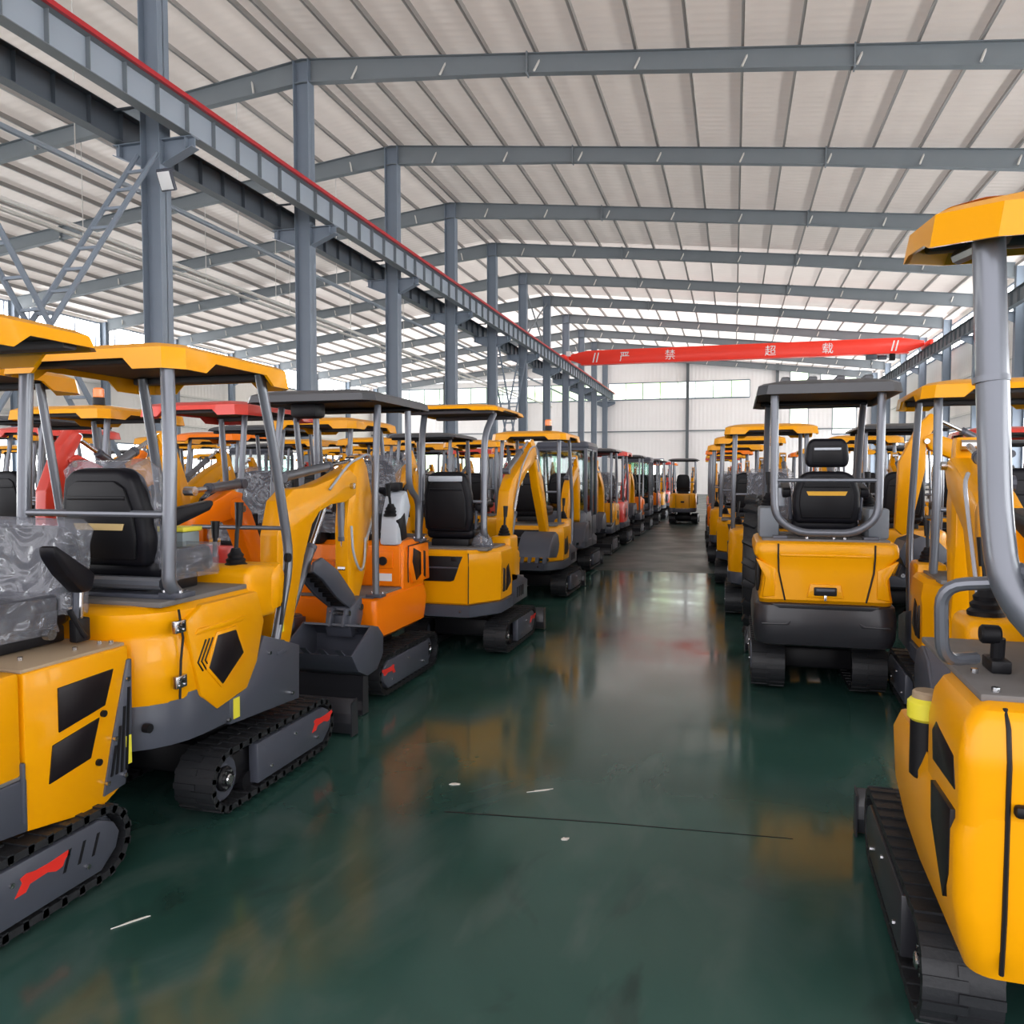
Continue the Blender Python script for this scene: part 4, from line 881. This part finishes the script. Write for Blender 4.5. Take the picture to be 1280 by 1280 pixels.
# deeper rows
rows_left = [
    (-4.15, [('yr', 3.55, 0), ('rr', 5.75, 180), ('yy', 8.05, 0), ('yb', 10.6, 180), ('yy', 13.3, 0), ('oo', 16.1, 0), ('yr', 19.0, 180), ('yb', 22.0, 0)]),
    (-5.50, [('yk', 6.2, 0), ('yb', 8.9, 0), ('yy', 11.6, 180), ('yr', 14.4, 0), ('rr', 17.2, 0), ('yy', 20.0, 0)]),
    (-6.85, [('yb', 6.9, 0), ('oo', 9.6, 180), ('yy', 12.3, 0), ('yr', 15.0, 0), ('yb', 17.7, 0), ('yy', 20.4, 180)]),
    (-8.20, [('rr', 8.0, 180), ('yy', 10.8, 0), ('yb', 13.6, 0), ('yy', 16.4, 0), ('gc', 19.2, 0)]),
    (-9.55, [('yy', 9.4, 0), ('yr', 12.2, 180), ('rc', 15.0, 0), ('yy', 17.8, 0), ('oo', 20.6, 0)]),
    (-13.4, [('yy', 13.0, 0), ('yb', 15.8, 0), ('yy', 18.6, 180), ('yy', 21.4, 0), ('yr', 24.2, 0)]),
    (-15.0, [('yr', 14.6, 0), ('yy', 20.2, 180)]),
]
for r, (x, L) in enumerate(rows_left):
    for i, (k, y, rz) in enumerate(L):
        put(k, x + rnd.uniform(-.02, .02), y, rz + rnd.uniform(-2, 2), f'{DESC[k]}, {ORD[i]} in {ORD[r + 1]} row from aisle, column side')
rows_right = [
    (1.85, [('yb', 10.6, 0), ('yy', 13.3, 0), ('yy', 16.0, 180), ('yr', 18.8, 0), ('oo', 21.6, 0)]),
    (3.25, [('rr', 11.6, 0), ('yy', 14.4, 0), ('yb', 17.2, 180), ('yy', 20.0, 0)]),
    (4.65, [('yb', 15.5, 0), ('yr', 21.1, 0)]),
]
for r, (x, L) in enumerate(rows_right):
    for i, (k, y, rz) in enumerate(L):
        put(k, x, y, rz, f'{DESC[k]}, {ORD[i]} in {ORD[r + 1]} row from aisle, window side')
put('yb', 3.28, 8.45, 90, 'yellow mini excavator under black canopy, parked crosswise, boom towards the aisle').scale = (1.15, 1.15, 1.15)

# ------------------------------------------------------------------ wheeled machine with a big lugged tyre
wl = empty('lugged_tyre', (.25, 8.55, 0), R(-3)); tag(wl, 'tall black lugged tyre standing upright beyond the charcoal rear bumper', 'tyre')
def tyre(root, x, y, r, w):
    m = MB(); c = Vector((x, y, r)); d = Vector((1, 0, 0))
    m.tube_profile(c, d, [(r * .55, -w * .42), (r * .80, -w * .5), (r * .93, -w * .46), (r * .97, -w * .3), (r * .975, 0), (r * .97, w * .3), (r * .93, w * .46), (r * .80, w * .5), (r * .55, w * .42)], RUB, 40)
    for k in range(22):
        for s in (-1, 1):
            a = 2 * PI * (k + (.5 if s > 0 else 0)) / 22
            M = Matrix.Translation(c) @ Matrix.Rotation(a, 4, 'X') @ Matrix.Translation((s * w * .24, 0, r * .975)) @ Matrix.Rotation(s * R(28), 4, 'Z')
            m.box(-w * .25, w * .25, -.035, .035, -.03, .028, RUB, .008, M)
    t = m.build('tyre_tread', root)
    m = MB(); m.cyl((x, y, r), 'x', r * .56, w * .6, STICK, 24, .02); m.cyl((x, y, r), 'x', r * .2, w * .75, GREY, 16, .01); m.build('wheel_rim', t)
tyre(wl, 0, 0, .725, .26)

# ------------------------------------------------------------------ the hall
ROOF_T = 0.068
RX, RZ, SL = -11.6, 13.32, .112          # ridge line above the inner columns, roof slope
XL, XR, YB, YF = -35.4, 12.1, 74.6, -9.0
def roof_z(x): return RZ - SL * abs(x - RX)
COLY = [14.28 + 6.0 * i for i in range(-4, 11)]

def struct(o, label=None, cat=None): 
    o['kind'] = 'structure'
    if label: o['label'] = label
    return o
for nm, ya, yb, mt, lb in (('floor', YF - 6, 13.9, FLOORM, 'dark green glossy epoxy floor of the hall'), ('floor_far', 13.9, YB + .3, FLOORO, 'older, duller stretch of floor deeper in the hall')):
    m = MB(); m.box(XL - .3, XR + .3, ya, yb, -.2, 0, mt); struct(m.build(nm, flat=True), lb, 'floor')
def let_light(mat, t):
    nt = mat.node_tree; b = nt.nodes['Principled BSDF']; tr = nt.nodes.new('ShaderNodeBsdfTranslucent'); mx = nt.nodes.new('ShaderNodeMixShader')
    tr.inputs[0].default_value = (0.95, 0.87, 0.79, 1); mx.inputs[0].default_value = t       # translucency added to the metal sheets to brighten roof and hall
    nt.links.new(b.outputs[0], mx.inputs[1]); nt.links.new(tr.outputs[0], mx.inputs[2]); nt.links.new(mx.outputs[0], nt.nodes['Material Output'].inputs[0])
    return mat
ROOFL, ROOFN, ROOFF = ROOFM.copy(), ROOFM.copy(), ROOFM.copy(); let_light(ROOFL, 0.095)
let_light(ROOFM, ROOF_T); let_light(ROOFN, 0.16); let_light(ROOFF, 0.42)  # more translucency in the deeper bays, added to lift the light there
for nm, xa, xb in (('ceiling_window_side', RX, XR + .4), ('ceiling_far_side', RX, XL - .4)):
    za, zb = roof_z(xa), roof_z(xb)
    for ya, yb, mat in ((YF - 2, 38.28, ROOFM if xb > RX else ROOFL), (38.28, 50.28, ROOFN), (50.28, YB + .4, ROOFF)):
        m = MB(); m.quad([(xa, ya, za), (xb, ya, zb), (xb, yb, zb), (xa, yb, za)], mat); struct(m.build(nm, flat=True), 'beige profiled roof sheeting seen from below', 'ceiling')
# purlins
pur = []
k = 0
xs_r = [RX + .28 + 1.27 * i for i in range(19)]; xs_l = [RX - .28 - 1.27 * i for i in range(19)]
for x in xs_r + xs_l:
    s = 1 if x > RX else -1
    z = roof_z(x); m = MB()
    hgt = .20 if (abs(x - RX) < .5) else .17
    m.box(x - .008, x + .008, YF - 1.5, YB, z - hgt - .005, z - .003, PURL); m.box(x - (.06 if s > 0 else 0), x + (0 if s > 0 else .06), YF - 1.5, YB, z - hgt - .005, z - hgt + .008, PURL)
    struct(m.build('roof_beam_purlin', flat=True), 'thin pale steel purlin under the roof sheeting', 'purlin')
# rafters (one per frame), with flange braces as parts
def rafter(y, first):
    e = empty('roof_beam', (0, y, 0)); e['kind'] = 'structure'; e['label'] = 'grey steel roof beam spanning the hall'
    for s in (-1, 1):
        xe = XR - .85 if s > 0 else XL + .85
        def top(x): return roof_z(x) - .20
        def dep(x):
            t = abs(x - RX) / abs(xe - RX)
            if t < .28: return .62 - .14 * t / .28
            if t < .62: return .48
            return .48 + .14 * (t - .62) / .38
        xs = [RX + (xe - RX) * q for q in (0, .1, .28, .62, .8, 1)]
        m = MB()
        for i in range(len(xs) - 1):
            a, b = xs[i], xs[i + 1]
            m.prism([(a, top(a)), (b, top(b)), (b, top(b) - dep(b)), (a, top(a) - dep(a))], 'y', -.006, .006, BEAM)
            m.prism([(a, top(a)), (b, top(b)), (b, top(b) - .014), (a, top(a) - .014)], 'y', -.11, .11, BEAM)
            m.prism([(a, top(a) - dep(a)), (b, top(b) - dep(b)), (b, top(b) - dep(b) - .014), (a, top(a) - dep(a) - .014)], 'y', -.11, .11, BEAM)
        for q in (.28, .62):
            x = RX + (xe - RX) * q; m.box(x - .018, x + .018, -.11, .11, top(x) - dep(x) - .06, top(x) + .04, BEAM)
            for zz in (.1, .2, .3, .4):
                for yy in (-.06, .06): m.box(x - .03, x + .03, yy - .014, yy + .014, top(x) - zz - .014, top(x) - zz + .014, BEAM)
        m.build('rafter', e, flat=True)
    return e, top
SKIPB = ()
raf0 = None
for i, y in enumerate(COLY):
    if y < YF: continue
    if raf0 is None:
        raf0, _ = rafter(y, True)
        for x in [xs_r[j] for j in range(1, 18, 2)] + [xs_l[j] for j in range(1, 18, 2)]:
            s = 1 if x > RX else -1
            z = roof_z(x); t = abs(x - RX) / 22.9; d = .62 - .14 * min(1, t / .28)
            m = MB(); m.tube([(x + s * .16, .10, z - .14), (x - s * .04, -.10, z - .18 - d)], .03, BRACE, 6); m.build('flange_brace', raf0)
        raf0['label'] = 'grey steel roof beam spanning the hall'
        index_kids(raf0)
    else:
        e = copy_tree(raf0); e.location = (0, y, 0)
# columns on the ridge line and in the outer walls
def hcol(m, x, y, d, w, z0, z1, mat, along='x'):
    # flanges face along X, web between
    m.box(x - d / 2, x - d / 2 + .016, y - w / 2, y + w / 2, z0, z1, mat); m.box(x + d / 2 - .016, x + d / 2, y - w / 2, y + w / 2, z0, z1, mat); m.box(x - d / 2, x + d / 2, y - .008, y + .008, z0, z1, mat)
RWX, RWZ, RWH = .80, 9.18, .62       # runway offset from the column line, top level, depth
col0 = None
for i, y in enumerate(COLY):
    if y < 1: continue
    nm = 'column'
    if col0 is None:
        e = empty('column', (RX, y, 0)); struct(e, 'tall blue-grey steel column in the middle of the hall')
        m = MB(); hcol(m, 0, 0, .46, .34, 0, roof_z(RX) - .26, COLM); m.box(-.30, .30, -.26, .26, 0, .03, COLM); m.box(-.24, .24, -.17, .17, 4.0, 4.02, COLM); m.build('column_shaft', e, flat=True)
        for s in (-1, 1):
            m = MB(); zt = RWZ - RWH - .02
            m.prism([(s * .23, zt), (s * (RWX + .16), zt), (s * (RWX + .16), zt - .20), (s * .23, zt - .50)], 'y', -.012, .012, COLM)
            m.box(min(s * .23, s * (RWX + .16)), max(s * .23, s * (RWX + .16)), -.12, .12, zt - .018, zt, COLM)
            m.prism([(s * .23, zt - .50), (s * (RWX + .16), zt - .20), (s * (RWX + .16), zt - .216), (s * .23, zt - .516)], 'y', -.12, .12, COLM)
            m.box(s * RWX - .01, s * RWX + .01, -.12, .12, zt - .24, zt, COLM); m.build('runway_bracket', e, flat=True)
        col0 = e; index_kids(e)
    else:
        e = copy_tree(col0); e.location = (RX, y, 0)
for side, x in (('window', XR - .62), ('far', XL + .62)):
    c0 = None
    for i, y in enumerate(COLY):
        if y < 1: continue
        if c0 is None:
            e = empty('column', (x, y, 0)); struct(e, f'grey steel wall column on the {side} side')
            m = MB(); hcol(m, 0, 0, .42, .28, 0, roof_z(x) - .30, COLM); m.build('column_shaft', e, flat=True)
            s = -1 if side == 'window' else 1
            m = MB(); zt = RWZ - RWH - .02
            m.prism([(s * .21, zt), (s * .75, zt), (s * .75, zt - .20), (s * .21, zt - .46)], 'y', -.012, .012, COLM); m.box(min(s * .21, s * .75), max(s * .21, s * .75), -.12, .12, zt - .018, zt, COLM)
            m.build('runway_bracket', e, flat=True); c0 = e; index_kids(e)
        else:
            e = copy_tree(c0); e.location = (x, y, 0)
# crane runways
def runway(x, mat, label, webm, rail=None, xr=0):
    e = empty('crane_runway', (x, 0, RWZ)); tag(e, label, 'crane runway')
    y0, y1 = -6.0, YB - .6; m = MB()
    m.box(-.15, .15, y0, y1, -.016, 0, mat); m.box(-.13, .13, y0, y1, -RWH, -RWH + .016, mat)
    m.box(-.006, .006, y0, y1, -RWH + .010, -.010, webm); y = y0 + .4
    while y < y1:
        m.box(-.10, .10, y - .006, y + .006, -RWH + .010, -.010, mat); y += .86
    m.build('runway_beam', e, flat=True)
    m = MB(); m.box(-.03, .03, y0, y1, 0, .06, GREY); r = m.build('crane_rail', e, flat=True)
    if rail:
        m = MB(); m.box(xr - .035, xr + .035, y0, y1, -.02, .07, rail); q = m.build('conductor_bar', e, flat=True); q['label'] = 'red conductor bar'
    return e
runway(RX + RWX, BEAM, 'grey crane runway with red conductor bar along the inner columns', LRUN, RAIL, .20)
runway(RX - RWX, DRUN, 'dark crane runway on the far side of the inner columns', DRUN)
runway(XR - .62 - .55, BEAM, 'grey crane runway along the window wall', BEAM)
# horizontal ties between column and runway
for y in COLY[3:9]:
    for s in (-1, 1):
        m = MB(); m.tube([(RX + s * .22, y - .35, RWZ - .06), (RX + s * (RWX - .12), y - .35, RWZ - .06)], .03, DRUN, 8); tag(m.build('runway_tie'), 'short steel tie between runway and inner column', 'tie', 'runway ties at the inner columns')
# lattice cross bracing between inner columns
def lattice(y0, z0, y1, z1, x, root):
    m = MB()
    for s in (-1, 1): m.tube([(x + s * .23, y0, z0), (x + s * .23, y1, z1)], .05, COLM, 6)
    n = max(4, int(math.hypot(y1 - y0, z1 - z0) / .55))
    for i in range(1, n):
        t = i / n; y = y0 + (y1 - y0) * t; z = z0 + (z1 - z0) * t; m.box(x - .23, x + .23, y - .035, y + .035, z - .025, z + .025, COLM)
    m.build('lattice_strut', root)
for y0, lab in ((8.28, 'ladder-like cross brace standing before the second inner column'), (38.28, 'ladder-like cross brace between inner columns beyond the grey cab machine')):
    e = empty('cross_brace', (RX, y0, 0)); tag(e, lab, 'brace')
    lattice(.25, 8.2, 5.75, .3, 0, e); lattice(5.75, 8.2, .25, .3, .0, e)
e = empty('upper_brace', (RX, 44.28, 0)); tag(e, 'thin rods crossing between inner columns above the crane runway', 'brace')
for a, b in ((9.4, 12.6), (12.6, 9.4)):
    m = MB(); m.tube([(0, .14, a), (0, 5.86, b)], .05, BEAM, 6); m.build('brace_rod', e)
# work lamp on the first inner column
e = empty('flood_light', (RX + .34, 14.0, 7.62)); tag(e, 'square white flood light fixed to an inner column', 'lamp')
m = MB(); m.box(-.06, .30, -.06, .06, .16, .22, GREY, .01); m.build('lamp_arm', e)
m = MB(Matrix.Rotation(R(25), 4, 'X')); m.box(.0, .34, -.08, .0, -.20, .20, GREY, .02); m.box(.03, .31, -.094, -.08, -.17, .17, WHT, .005); m.build('lamp_head', e)
# conduits in the far bay
for x, z in ((-14.0, 8.55), (-16.5, 8.1), (-19.5, 9.0)):
    m = MB(); m.tube([(x, -4, z), (x, YB - 1, z)], .07, BRACE if x != -14.0 else LRUN, 8)
    pipe = tag(m.build('conduit_pipe'), {-14.0: 'grey pipe hanging close behind the dark runway', -16.5: 'pale lighting trunk running through the far bay', -19.5: 'pale pipe high in the far bay'}[x], 'pipe')
    for y in COLY[2:9]:
        m = MB(); m.tube([(x, y + .4, z + .06), (x, y + .4, roof_z(x) - .02)], .012, BRACE, 6); m.build('hanger_rod', pipe)

# walls and windows
def wall_y(name, y, spans, x0, x1, mat, label, gable=True):
    """wall across the hall at y; spans = rectangles (xa, xb, za, zb) left open for windows"""
    zs = sorted({0.0, 15.0, *[s[2] for s in spans], *[s[3] for s in spans]}); m = MB()
    for za, zb in zip(zs, zs[1:]):
        xs = [x0] + sorted(v for s in spans if s[2] <= za and s[3] >= zb for v in (s[0], s[1])) + [x1]
        for a, b in zip(xs[::2], xs[1::2]):
            if b - a < .01: continue
            pl = [(a, za), (b, za)]
            def lim(x): return min(zb, roof_z(x))
            if lim(a) <= za and lim(b) <= za and not (a < RX < b): continue
            pl += [(b, max(za, lim(b)))]
            if a < RX < b: pl += [(RX, min(zb, roof_z(RX)))]
            pl += [(a, max(za, lim(a)))]
            m.prism(pl, 'y', y, y + .1, mat)
    return struct(m.build(name, flat=True), label, 'wall')
def window(n, axis, at, a0, a1, z0, z1, label, every=1.6, frame=COLM, into=-1, pane=None):
    pane = pane or WINM
    e = empty(f'window_{n}', (0, 0, 0)); struct(e, label, 'window')
    m = MB()
    if axis == 'y': m.box(a0, a1, at + .04, at + .06, z0, z1, pane)
    else: m.box(at - .01, at + .01, a0, a1, z0, z1, pane)
    m.build('window_pane', e, flat=True)
    m = MB(); k = max(1, round((a1 - a0) / every)); t = .035
    if axis == 'y':
        for i in range(k + 1): x = a0 + (a1 - a0) * i / k; m.box(x - t, x + t, at - .03, at + .04, z0, z1, frame)
        m.box(a0, a1, at - .05, at + .04, z0 - .08, z0 + .04, frame); m.box(a0, a1, at - .04, at + .04, z1 - .04, z1 + .05, frame)
    else:
        s = into
        for i in range(k + 1): y = a0 + (a1 - a0) * i / k; m.box(min(at, at + s * .06), max(at, at + s * .06), y - t, y + t, z0, z1, frame)
        m.box(min(at, at + s * .08), max(at, at + s * .08), a0, a1, z0 - .07, z0 + .04, frame); m.box(min(at, at + s * .08), max(at, at + s * .08), a0, a1, z1 - .04, z1 + .05, frame)
    m.build('window_frame', e, flat=True)
bspans = [(-34.5, -11.9, 8.7, 10.2), (-11.3, 1.3, 8.7, 10.2), (4.7, 6.2, 5.3, 8.0), (8.2, 10.1, 5.3, 8.0), (4.7, 6.2, 9.6, 10.9), (7.2, 10.1, 9.6, 10.6), (-9.2, -6.2, .8, 3.2), (-33, -14, 1.2, 4.0)]
wall_y('wall_back', YB, bspans, XL, XR, WALLX, 'white ribbed end wall of the hall')
nw = 0
for (a, b, c, d), lab in zip(bspans, ['high window band in the end wall of the far bay', 'high window band in the end wall', 'tall greenish window strip in the end wall', 'wider greenish window strip in the end wall', 'small upper window in the end wall', 'upper window near the window wall', 'low bright opening in the end wall', 'low window band of the far bay end wall']):
    nw += 1; window(nw, 'y', YB, a, b, c, d, lab)
# girt and posts on the end wall
for z in (5.76,):
    m = MB(); m.box(XL, XR, YB - .12, YB - .02, z - .05, z + .05, BEAM); struct(m.build('trim_girt', flat=True), 'grey horizontal rail on the end wall', 'rail')
for x in (-4.1, 3.6, -19.5, -27.4):
    m = MB(); hcol(m, x, YB - .25, .26, .30, 0, roof_z(x) - .1, BEAM); struct(m.build('column_end_wall', flat=True), 'grey steel post on the end wall', 'post')
def wall_x(name, x, spans, y0, y1, z1, mat, label, th=.1):
    zs = sorted({0.0, z1, *[s[2] for s in spans], *[s[3] for s in spans]}); m = MB()
    for za, zb in zip(zs, zs[1:]):
        ys = [y0] + sorted(v for s in spans if s[2] <= za and s[3] >= zb for v in (s[0], s[1])) + [y1]
        for a, b in zip(ys[::2], ys[1::2]):
            if b - a > .01: m.box(min(x, x + th), max(x, x + th), a, b, za, zb, mat)
    return struct(m.build(name, flat=True), label, 'wall')
rs = [(YF + 1, YB - .5, 8.95, 10.35), (YF + 1, YB - .5, 1.2, 4.2)]
wall_x('wall_window_side', XR, rs, YF, YB, roof_z(XR), WALLY, 'beige ribbed side wall on the window side')
for s, lab in zip(rs, ['long high window band in the window-side wall', 'long low window band in the window-side wall']):
    nw += 1; window(nw, 'x', XR + .05, *s, lab, 1.5, COLM, -1, WINB)
ls = [(YF + 1, YB - .5, 8.9, 10.45), (YF + 1, YB - .5, .9, 3.6)]
wall_x('wall_far_side', XL, ls, YF, YB, roof_z(XL), WALLY, 'beige ribbed side wall of the far bay', -.1)
for s, lab in zip(ls, ['long high window band in the far bay wall', 'long low window band in the far bay wall']):
    nw += 1; window(nw, 'x', XL - .05, *s, lab, 1.5, COLM, 1, WINB)
for x, s in ((XR, -1), (XL, 1)):
    m = MB()
    for z in (5.0, 7.0): m.box(min(x, x + s * .1), max(x, x + s * .1), YF, YB, z - .06, z + .06, BRACE)
    struct(m.build('trim_side_rail', flat=True), 'horizontal rail on the side wall', 'rail')

# ------------------------------------------------------------------ red bridge crane
CY = 52.5
cr = empty('bridge_crane', (0, CY, RWZ + .06)); tag(cr, 'red overhead bridge crane with white lettering across the hall', 'crane')
xa, xb = RX + RWX, XR - 1.17
m = MB()
m.prism([(xa + .2, .10), (xa + 1.2, -.28), (xb - 1.2, -.28), (xb - .2, .10), (xb - .2, .38), (xb - 1.5, .62), (xa + 1.5, .62), (xa + .2, .38)], 'y', -.22, .22, CRED, .01)
m.box(xa + 1.0, xb - 1.0, -.27, .27, -.30, -.26, CRED)
g = m.build('crane_girder', cr)
for xx, s in ((xa + 1.9, 1), (xb - 1.9, 1)):
    for k in (0, .22):
        m = MB(); m.prism([(xx + k - .10, -.16), (xx + k - .02, -.16), (xx + k + .12, .46), (xx + k + .04, .46)], 'y', -.226, -.219, WHT); m.build('white_stripe', g)
for ch, xx in (('\u4e25', -6.9), ('\u7981', -4.0), ('\u8d85', 2.1), ('\u8f7d', 5.4)):
    cu = bpy.data.curves.new('girder_lettering', 'FONT'); cu.body = ch; cu.size = .68; cu.align_x = 'CENTER'; cu.extrude = .003
    cu.materials.append(WHT); t = bpy.data.objects.new('lettering_curve', cu); C.objects.link(t)
    me = bpy.data.meshes.new_from_object(t.evaluated_get(bpy.context.evaluated_depsgraph_get())); bpy.data.objects.remove(t)
    o = bpy.data.objects.new('girder_lettering', me); C.objects.link(o); o.parent = g; o.location = (xx, -.226, -.10); o.rotation_euler = (PI / 2, 0, 0)
for x in (xa, xb):
    m = MB(); m.box(x - .12, x + .12, -1.1, 1.1, .02, .30, CRED, .02)
    for yy in (-.8, .8): m.cyl((x, yy, .10), 'x', .10, .08, GREY, 14)
    m.build('end_carriage', cr)
m = MB(); m.box(xa + .05, xa + .35, -.30, -.10, .30, .62, WHT, .02); m.build('control_box', cr)
m = MB(); m.box(7.6, 8.2, -.25, .25, -.62, -.34, GREY, .03); m.cyl((8.5, 0, -.50), 'x', .14, .5, GREY, 14, .02); m.box(8.9, 9.2, -.16, .16, -.7, -.3, BLK, .02); m.tube([(7.9, 0, -.6), (7.9, 0, -1.1)], .02, BLK); m.build('hoist', cr)

# ------------------------------------------------------------------ small marks on the floor
m = MB(); m.prism([(-1.35, 3.63), (-.55, 3.72), (.28, 3.78), (.28, 3.784), (-.55, 3.727), (-1.35, 3.64)], 'z', .0005, .002, BLK); struct(m.build('trim_floor_joint', flat=True), 'thin dark joint line in the floor', 'joint')
for k, (x, y, lab) in enumerate([(-1.42, 3.98, 'torn scrap of white film lying beside a pale streak on the floor'), (-.95, 4.02, 'narrow pale streak of film on the floor'), (-.72, 3.50, 'crumpled pale scrap just before the dark floor joint'), (-2.12, 2.42, 'thin white strip beside the angular yellow machine')]):
    rr = random.Random(k); m = MB(); n = 9; w_ = (.035, .10, .025, .09)[k]; h_ = (.018, .008, .016, .006)[k]
    pts = [(w_ * (.35 + .65 * rr.random()) * math.cos(2 * PI * i / n), h_ * (.6 + .4 * rr.random()) * math.sin(2 * PI * i / n)) for i in range(n)]
    m.prism(pts, 'z', .001, .004, BRACE, 0, Matrix.Translation((x, y, 0)) @ Matrix.Rotation(R(20 + 12 * k), 4, 'Z')); tag(m.build('film_scrap'), lab, 'scrap')

# ------------------------------------------------------------------ daylight, world, camera
w = bpy.data.worlds.new('World'); bpy.context.scene.world = w; w.use_nodes = True
bg = w.node_tree.nodes['Background']; bg.inputs[0].default_value = (0.98, 0.96, 1.0, 1); bg.inputs[1].default_value = 3.5
def portal(loc, rot, sx, sy):
    l = bpy.data.lights.new('daylight_portal', 'AREA'); l.shape = 'RECTANGLE'; l.size = sx; l.size_y = sy
    l.cycles.is_portal = True
    o = bpy.data.objects.new('daylight_portal', l); C.objects.link(o); o.location = loc; o.rotation_euler = rot
portal(((XL + XR) / 2, YF - .2, 6.0), (R(90), 0, 0), XR - XL, 12.0)

cam = bpy.data.cameras.new('camera'); co = bpy.data.objects.new('camera', cam); C.objects.link(co)
cam.sensor_width = 36; cam.lens = 36 * 1000 / 1280; cam.clip_end = 300; cam.clip_start = .05
co.location = (0, 0, 1.65); co.rotation_euler = (R(90 - 2.5766), 0, R(15.4678))
sc = bpy.context.scene; sc.camera = co
sc.view_settings.view_transform = 'Standard'; sc.view_settings.look = 'None'; sc.view_settings.gamma = 1; sc.view_settings.use_curve_mapping = False
sc.view_settings.exposure = 0.0
cy = sc.cycles; cy.max_bounces = 6; cy.diffuse_bounces = 4; cy.glossy_bounces = 3; cy.transmission_bounces = 4; cy.transparent_max_bounces = 12
cy.caustics_reflective = False; cy.caustics_refractive = False; cy.sample_clamp_indirect = 6
